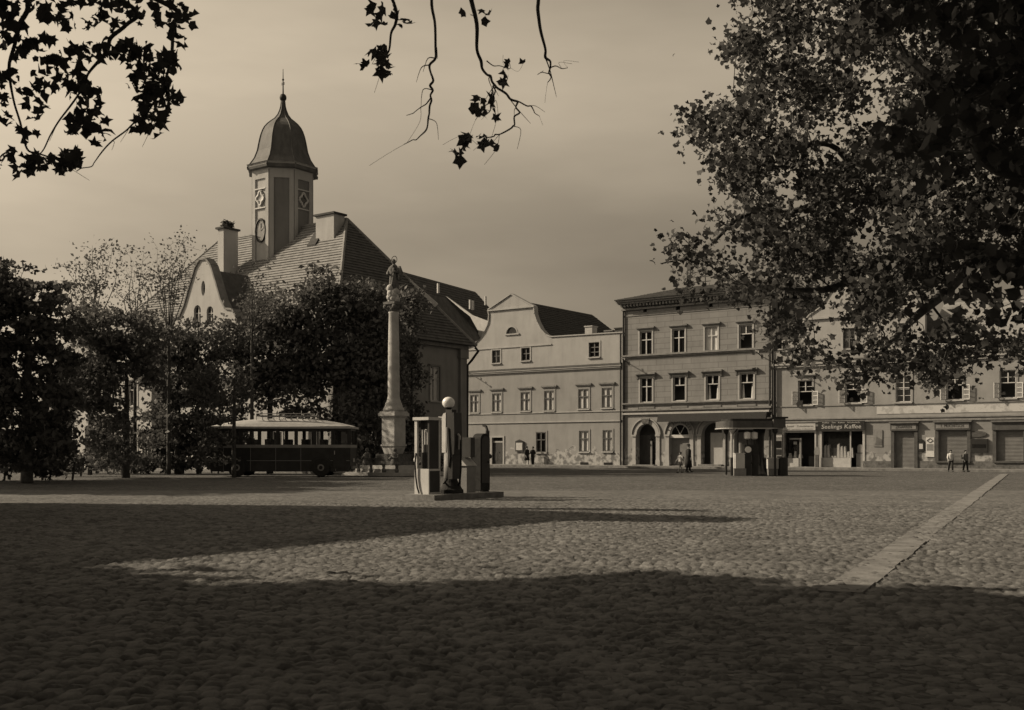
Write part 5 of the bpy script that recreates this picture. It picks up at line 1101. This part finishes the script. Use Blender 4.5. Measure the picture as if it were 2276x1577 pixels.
# near dark boughs of a second tree at the upper right, out of focus
def near_right():
    rd = random.Random(4); base = Vector((6.4, 7.5, 0)); P = [(1930,130),(1990,60),(2020,250),(1950,330),(1990,380),(2060,340),(2100,400),(2140,250),(2180,330),(2276,360),(2500,300),(2600,-200),(1900,-200),(1900,60)]
    cl = []
    while len(cl) < 120:
        x, y = rd.uniform(1880, 2600), rd.uniform(-200, 420)
        if inpoly(x, y, P) and (noise.noise(Vector((x/55, y/55, 1))) > -.02 or x > 2276 or y < 0): cl.append(px(x, y, rd.uniform(6.8, 9.0)))
    P2 = [(2090, 560), (2178, 480), (2290, 420), (2500, 500), (2500, 740), (2250, 760), (2170, 690), (2120, 650)]
    while len(cl) < 145:
        x, y = rd.uniform(2080, 2500), rd.uniform(420, 760)
        if inpoly(x, y, P2) : cl.append(px(x, y, rd.uniform(8, 9.5)))
    limbs = [([base, (6.35, 7.5, 1.6), (6.2, 7.5, 3.0), (5.7, 7.6, 4.8), (5.2, 7.8, 6.6)], [.3, .25, .22, .17, .08]), ([(6.2, 7.5, 2.9), px(2290, 380, 8), px(2170, 290, 8), px(2110, 210, 8.1), px(2020, 130, 8.2)], [.14, .1, .075, .05, .02])]
    tree('plane_tree', 'dark near tree whose out-of-focus boughs fill the top right corner', 'tree', base, limbs, cl, 26, .16, .066, M['leaf_near'], LOBED, seed=6)
near_right()
# ---- plane tree overhead on the left with the hanging sprays
def hanging():
    base = Vector((-7.2, 8.0, 0)); rd = random.Random(9)
    q = lambda x, y, d=8.0: px(x, y, d)
    limbs = [([base, (-7.2, 8, 2), (-7.1, 8, 4.5), (-6.9, 8, 7), (-6.6, 8, 9.5)], [.4, .34, .3, .24, .1]),
             ([(-7.1, 8, 5.2), (-5.2, 8, 6.4), (-3.0, 8.1, 6.7), (-1.2, 8.1, 6.4), (-.5, 8.0, 5.6), q(1040, -60), q(1060, 108), q(1082, 165), q(1105, 195)], [.16, .12, .09, .05, .028, .017, .013, .010, .008]),
             ([q(1105, 195), q(1150, 225), q(1155, 250), q(1140, 280), q(1110, 298), q(1085, 305), q(1060, 320)], [.009, .008, .006, .006, .005, .004, .003]),
             ([q(1150, 225), q(1180, 235), q(1200, 258)], [.006, .005, .002]), ([q(1105, 195), q(1085, 230), q(1078, 250)], [.005, .004, .003]), ([q(1095, 190), q(1098, 225), q(1080, 255)], [.006, .005, .003]),
             ([(-1.2, 8.1, 6.4), (-.8, 8, 5.5), q(960, -40), q(968, 105), q(957, 160), q(962, 200), q(955, 235), q(950, 280), q(925, 310), q(897, 321)], [.05, .02, .011, .009, .008, .008, .007, .006, .004, .002]),
             ([q(957, 218), q(935, 238), q(903, 256)], [.005, .004, .002]),
             ([(-.5, 8, 5.6), q(1190, -20), q(1212, 108), q(1223, 150), q(1217, 183)], [.03, .014, .011, .007, .003]), ([q(1223, 150), q(1262, 150)], [.005, .002]), ([q(1220, 163), q(1195, 165)], [.004, .002]),
             ([(-1.6, 8.1, 6.5), (-1.1, 8, 5.4), q(880, 20), q(865, 110), q(840, 150)], [.03, .02, .012, .008, .004]),
             ([q(1082, 135), q(1130, 152), q(1132, 140)], [.005, .003, .002]), ([(-5.2, 8, 6.4), (-4.2, 8, 5.4), q(300, 20), q(240, 110), q(180, 200), q(112, 300), q(60, 380)], [.04, .03, .018, .012, .009, .006, .003]),
             ([(-4.2, 8, 5.4), q(390, 20), q(380, 130), q(340, 230), q(280, 290), q(210, 360), q(170, 380)], [.03, .018, .01, .008, .006, .004, .003]), ([(-4.4, 8, 5.6), q(60, 0), q(20, 150), q(60, 330), q(150, 360)], [.03, .018, .01, .007, .004])]
    L = []
    def blob(x, y, rx, ry, n):
        for _ in range(int(n*1.5) if x < 420 else n):
            a = rd.uniform(0, 6.28); r = rd.random()**.5; L.append(q(x+rx*r*math.cos(a), y+ry*r*math.sin(a), 8+rd.uniform(-.35, .35)))
    for b in ((850,115,26,14,8),(845,135,30,16,9),(815,142,16,10,4),(850,165,16,16,5),(1065,225,14,14,4),(1090,225,12,10,3),(1052,240,12,8,3),(1075,245,16,12,4),(1100,255,12,12,3),(1065,303,10,6,2),(1045,315,16,14,5),(1088,320,18,18,6),(1020,345,10,12,3),(1022,362,7,8,2),(1130,138,6,8,2),(1158,140,8,4,1),(1125,170,6,6,2),(1115,180,8,8,2),
              (150,130,50,35,20),(140,175,45,30,16),(250,110,80,22,26),(330,130,55,28,20),(330,180,50,40,32),(340,230,40,40,24),(320,275,26,22,12),(360,275,12,10,3),(390,215,14,16,4),(385,140,16,22,6),(190,210,35,35,16),(195,265,40,25,14),(175,285,25,20,7),(130,365,45,18,14),(160,350,30,20,8),(230,295,14,10,3),(215,315,8,8,2),(350,300,5,5,1),(50,200,60,120,40),(40,60,120,60,50),(250,30,180,40,60),(400,60,30,40,10),(40,360,60,30,18),(860,40,60,45,16),(1060,40,40,30,5)): blob(*b)
    tw = []; lim2 = []
    for pts_, rad_ in limbs[1:]:                      # knotty twigs with short side shoots
        P_ = [Vector(p) for p in pts_]; o_ = [P_[0]]; ro = [rad_[0]]
        for i in range(len(P_)-1):
            for k in range(1, 4):
                t_ = k/3; j_ = .012 if rad_[i] < .03 else 0
                o_.append(P_[i].lerp(P_[i+1], t_)+(Vector((rd.gauss(0, j_), rd.gauss(0, j_), rd.gauss(0, j_))) if k < 3 else Vector())); ro.append((rad_[i]+(rad_[i+1]-rad_[i])*t_)*rd.uniform(.85, 1.2))
                if rad_[i] < .016 and rd.random() < .3:
                    d_ = (P_[i+1]-P_[i]).normalized(); s_ = Vector((rd.uniform(-1, 1), rd.uniform(-.6, .6), rd.uniform(-.8, .5))).normalized(); L_ = rd.uniform(.05, .22); b_ = o_[-1]
                    tw.append(([b_, b_+(s_+d_*.6)*L_*.5, b_+(s_*.7+d_)*L_+Vector((0, 0, -.03))], [ro[-1]*.5, ro[-1]*.35, .0012]))
        lim2.append((o_, ro))
    limbs = [limbs[0]]+lim2+tw
    H = thing('plane_tree', 'plane tree whose leafy sprays and bare twigs hang into the sky at top left', 'tree', base)
    grow([([Vector(p)-base for p in pts], r) for pts, r in limbs], [], .003, 1).build('trunk', M['bark'], H, recalc=False, smooth=True)
    pts = np.array([tuple(v-base) for v in L]); leaves_mesh('hanging_leaves', pts[::2], .062, M['leaf_near'], STAR, H, .35); leaves_mesh('hanging_leaves', pts[1::2], .055, M['leaf_near'], LOBED, H, .4)
    # the crown proper, above and behind the frame
    c = []
    while len(c) < 200:
        v = Vector((rd.gauss(0, 1), rd.gauss(0, 1), rd.gauss(0, 1))).normalized()*rd.random()**.33
        p = Vector((-7.0+5.2*v.x, 6.0+5.2*v.y, 9.2+3.4*v.z))
        if p.x > -.47*p.y-1.0 and p.z < 1.33+.42*p.y+1.3 and p.y > 0: continue
        c.append(p-base)
    grow([([Vector((.1,0,4.5)), Vector((.3,-1,7)), Vector((.4,-2,9.5))], [.2,.15,.05])], c, .012, 3, k_r=.012).build('boughs', M['bark'], H, recalc=False)
    leaves_mesh('crown', cloud(c, 34, .42), .2, M['leaf'], DIAM, H)
    return H
hanging()
# ---- trees out of the frame on the left and behind, shading the foreground
def shade_tree():
    rd = random.Random(21); c = []
    H = thing('plane_tree', 'dense plane tree standing outside the frame of the photo', 'tree', (0,0,0), 0, 'trees outside the photo that shade the foreground')
    for _ in range(150):
        v = Vector((rd.gauss(0,1), rd.gauss(0,1), rd.gauss(0,1))).normalized()*rd.random()**.3; c.append(Vector((4.6*v.x, 4.6*v.y, 8.6+3.6*v.z)))
    grow([([(0,0,0),(0,.1,3),(.1,0,6),(0,0,9)], [.4,.32,.24,.1])], c, .02, 4, k_r=.014).build('trunk', M['bark'], H, recalc=False)
    leaves_mesh('crown', cloud(c, 42, .5), .3, M['leaf'], DIAM, H); return H
t0 = shade_tree(); first = True
for x, y, s in ((-13.5, 9.3, 1), (-19.5, 9.6, 1.1), (-15, 2.5, 1), (-2, -6.5, 1.15), (-9, -4, 1), (8, -6, 1.1), (-22, 3, 1.1), (2.5,-13,1.2), (14,-1,1), (-31,47,1.15), (-27.5,39.5,1), (-36,42,1.2)):
    t = t0 if first else copy_tree(t0); first = False; t.location = (x, y, 0); t.scale = (s, s, s); t.rotation_euler = (0, 0, random.uniform(0, 6))

# ---- trees round the bus and in front of the town hall
def lobes(L, n, seed, d, dr, hole=0):
    rd = random.Random(seed); c = []; A = [rx*ry for _, _, rx, ry in L]
    while len(c) < n:
        x0, y0, rx, ry = rd.choices(L, A)[0]; a = rd.uniform(0, 6.28); r = rd.random()**.5; x, y = x0+rx*r*math.cos(a), y0+ry*r*math.sin(a)
        if any(g0 < x < g1 and g2 < y < g3_ for g0, g1, g2, g3_ in ((150, 205, 905, 1005), (268, 322, 845, 990), (405, 535, 560, 712), (205, 240, 820, 850))): continue
        if hole and noise.noise(Vector((x/38, y/30, seed))) < hole: continue
        c.append(px(x, y, d+rd.uniform(-dr, dr)))
    return c
def trk(x, d, top, r=.2, lean=0):
    b = px(x, HY, d); b.z = 0; zt = px(x, top, d).z; return b, [([b, b+Vector((lean*.2, 0, zt*.35)), b+Vector((lean*.6, .1, zt*.7)), b+Vector((lean, 0, zt))], [r, r*.8, r*.55, r*.2])]
b, l = trk(745, 62.0, 700)
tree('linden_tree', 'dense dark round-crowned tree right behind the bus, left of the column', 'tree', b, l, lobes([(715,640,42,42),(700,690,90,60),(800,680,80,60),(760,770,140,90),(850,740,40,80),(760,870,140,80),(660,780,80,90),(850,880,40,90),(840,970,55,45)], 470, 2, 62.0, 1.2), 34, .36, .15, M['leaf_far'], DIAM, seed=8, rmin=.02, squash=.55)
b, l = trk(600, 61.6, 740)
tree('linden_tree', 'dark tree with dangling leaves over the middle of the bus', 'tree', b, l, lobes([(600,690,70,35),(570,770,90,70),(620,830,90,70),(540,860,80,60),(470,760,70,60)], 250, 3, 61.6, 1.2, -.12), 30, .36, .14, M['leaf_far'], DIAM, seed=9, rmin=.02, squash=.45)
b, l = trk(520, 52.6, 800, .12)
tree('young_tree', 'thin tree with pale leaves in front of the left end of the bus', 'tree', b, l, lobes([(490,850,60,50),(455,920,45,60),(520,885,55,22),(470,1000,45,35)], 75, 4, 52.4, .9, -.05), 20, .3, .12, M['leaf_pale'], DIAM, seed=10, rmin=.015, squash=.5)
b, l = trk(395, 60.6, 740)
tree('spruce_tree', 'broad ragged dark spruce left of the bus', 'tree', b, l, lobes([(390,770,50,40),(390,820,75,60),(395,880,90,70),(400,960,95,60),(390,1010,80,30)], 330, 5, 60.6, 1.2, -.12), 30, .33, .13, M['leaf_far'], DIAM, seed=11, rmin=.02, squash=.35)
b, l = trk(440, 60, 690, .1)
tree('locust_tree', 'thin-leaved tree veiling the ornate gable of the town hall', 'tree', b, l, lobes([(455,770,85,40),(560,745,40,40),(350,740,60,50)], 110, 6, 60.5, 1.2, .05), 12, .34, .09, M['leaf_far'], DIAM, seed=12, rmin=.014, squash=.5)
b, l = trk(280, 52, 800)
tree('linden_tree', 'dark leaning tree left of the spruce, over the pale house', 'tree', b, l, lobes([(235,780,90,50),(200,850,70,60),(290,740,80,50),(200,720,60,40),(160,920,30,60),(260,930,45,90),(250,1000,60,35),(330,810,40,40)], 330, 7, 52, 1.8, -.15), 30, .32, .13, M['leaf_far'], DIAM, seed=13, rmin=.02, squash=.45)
b, l = trk(60, 44, 640, .25)
tree('spruce_tree', 'tall black spruce standing across the left edge of the photo', 'tree', b, l, lobes([(70,660,60,45),(120,650,45,22),(30,620,60,40),(60,740,105,60),(110,720,60,20),(80,830,120,60),(60,930,80,80),(120,880,60,25),(60,1000,90,40),(-40,760,90,200)], 430, 8, 44, 1.9, -.1), 32, .26, .13, M['leaf'], DIAM, seed=14, rmin=.02, squash=.35)
# half-bare trees against the sky
def wispy(x, d, pts, seed, lab, nl=8, base_y=740):
    rd = random.Random(seed); b = px(x, HY, d); b.z = 0; lim = [([b, px(x, 900, d), px(x, base_y, d)], [.13, .1, .07])]; cl = []
    for (tx, ty) in pts:
        m = px((x+tx)/2+rd.uniform(-16, 16), (base_y+ty)/2, d+rd.uniform(-.8, .8)); lim.append(([px(x, base_y+rd.uniform(-10, 60), d), m, px((x+3*tx)/4+rd.uniform(-14, 14), (base_y+3*ty)/4, d), px(tx, ty, d+rd.uniform(-1.2, 1.2))], [.04, .022, .013, .006]))
        for _ in range(13): t = rd.uniform(.3, 1.05); cl.append(px(x+(tx-x)*t+rd.uniform(-26, 26), base_y+(ty-base_y)*t+rd.uniform(-30, 10), d+rd.uniform(-1.3, 1.3)))
    tree('locust_tree', lab, 'tree', b, lim, cl, nl, .25, .085, M['leaf_far'], DIAM, seed=seed, rmin=.012, k_r=.006)
wispy(200, 58, [(150,600),(170,585),(190,570),(210,600),(225,560),(250,555),(235,585),(165,640),(260,580),(205,545)], 31, 'half-bare tree with upright twigs above the leaning tree at left')
wispy(300, 62, [(280,600),(310,590),(330,640),(290,570),(345,600),(265,620),(320,560)], 32, 'faint half-bare tree just right of the upright one, left of the town hall roof', 5)
wispy(375, 59, [(350,560),(380,550),(405,535),(365,600),(420,570),(340,600),(395,600),(410,545)], 33, 'half-bare tree in front of the left hip of the town hall roof', 8, 720)
wispy(560, 59, [(545,620),(575,600),(590,640),(555,650),(610,630),(640,660)], 34, 'thin twiggy tree against the front slope of the town hall roof', 6, 740)
# shrubs round the column and along the far edge
def shrub(x, d, w, h, lab, seed):
    rd = random.Random(seed); b = px(x, HY, d); b.z = 0; H = thing('shrub', lab, 'shrub', b, 0, 'shrubs round the column and the trees'); c = [Vector((rd.gauss(0, w*.4), rd.gauss(0, .4), rd.uniform(.15, h))) for _ in range(40)]
    grow([([(0,0,0),(0,0,.3)], [.05,.04])], c, .01, seed).build('stem', M['bark'], H, recalc=False); leaves_mesh('foliage', cloud(c, 34, .16), .08, M['leaf_far'], DIAM, H)
shrub(805, 62.5, 1.4, 1.6, 'dark shrub between the bus and the column', 51); shrub(915, 63, 1.1, 1.3, 'dark shrub just right of the column base', 52); shrub(965, 66, 2.4, 1.5, 'low hedge-like shrub at the foot of the town hall side wall', 53)
shrub(300, 60, 2.2, 1.1, 'low shrub under the spruce left of the bus', 54); shrub(180, 55, 2.2, 1.2, 'low shrub under the leaning tree near the left edge', 55)
rd_ = random.Random(77); b = px(330, HY, 62); b.z = 0
cl = [px(rd_.uniform(90, 545), rd_.uniform(925, 1034), 62+rd_.uniform(-.6, .6)) for _ in range(330)]
cl = [c for c in cl if not any(a0 < c.x*F/c.y+HX < a1 for a0, a1 in ((155, 200), (285, 318)))]
Hh = thing('hedge', 'long ragged dark hedge behind the tree trunks left of the bus', 'hedge', b); cl = [c-b for c in cl]
stems = MB(); [stems.tube([(x, 0, 0), (x+.1, 0, .8)], .05, 5) for x in range(-5, 6)]; stems.build('stem', M['bark'], Hh, recalc=False); leaves_mesh('foliage', cloud(cl, 30, .26), .13, M['leaf_far'], DIAM, Hh)
cl = [px(rd_.uniform(-60, 160), rd_.uniform(890, 1052), 47.5+rd_.uniform(-.6, .6)) for _ in range(170)]; b = px(60, HY, 47.5); b.z = 0
Hh = thing('hedge', 'dark undergrowth at the foot of the black spruce at the left edge', 'hedge', b); cl = [c-b for c in cl]
stems = MB(); [stems.tube([(x, 0, 0), (x+.1, 0, .8)], .05, 5) for x in range(-2, 3)]; stems.build('stem', M['bark'], Hh, recalc=False); leaves_mesh('foliage', cloud(cl, 30, .24), .12, M['leaf'], DIAM, Hh)
# clipped foliage climbing the town hall side
cl = [px(random.gauss(912, 14), random.uniform(640, 1020), 65.5+random.uniform(-.5, .7)) for _ in range(90)]
b = px(915, HY, 65.5); b.z = 0
tree('cypress_tree', 'narrow dark tree against the town hall wall just right of the column shaft', 'tree', b, [([b, b+Vector((0,0,4)), b+Vector((0,0,8.5))], [.12,.08,.03])], cl, 30, .28, .13, M['leaf_far'], DIAM, seed=15, rmin=.015)
# low kerb and benches by the trees
for i, (x, y) in enumerate(((160, 1046), (340, 1050), (470, 1049))):
    p = gd(x, y); H = thing('park_bench', ('bench under the black spruce at the left edge', 'bench in front of the ragged spruce', 'bench just left of the bus')[i], 'bench', p, R(3), 'benches under the trees')
    sx = MB(); [sx.box(-.8, .8, -.2+.13*k, -.1+.13*k, .43, .47) for k in range(3)]; sx.build('seat', M['wood'], H)
    bx = MB(); [bx.box(-.8, .8, .2, .24, .58+.14*k, .68+.14*k) for k in range(2)]; bx.build('backrest', M['wood'], H)
    for x_ in (-.65, .65):
        l_ = MB(); l_.box(x_-.04, x_+.04, -.2, .24, 0, .43); l_.box(x_-.04, x_+.04, .16, .2, .43, .88); l_.build('leg', M['iron'], H)
g = MB(frame_at(Vector((-8.9, 62.6, 0)))); g.box(-34, .0, -2.2, 1.0, -.05, .1); tag(g.build('town_hall_pavement', M['kerb']), None, kind='structure')
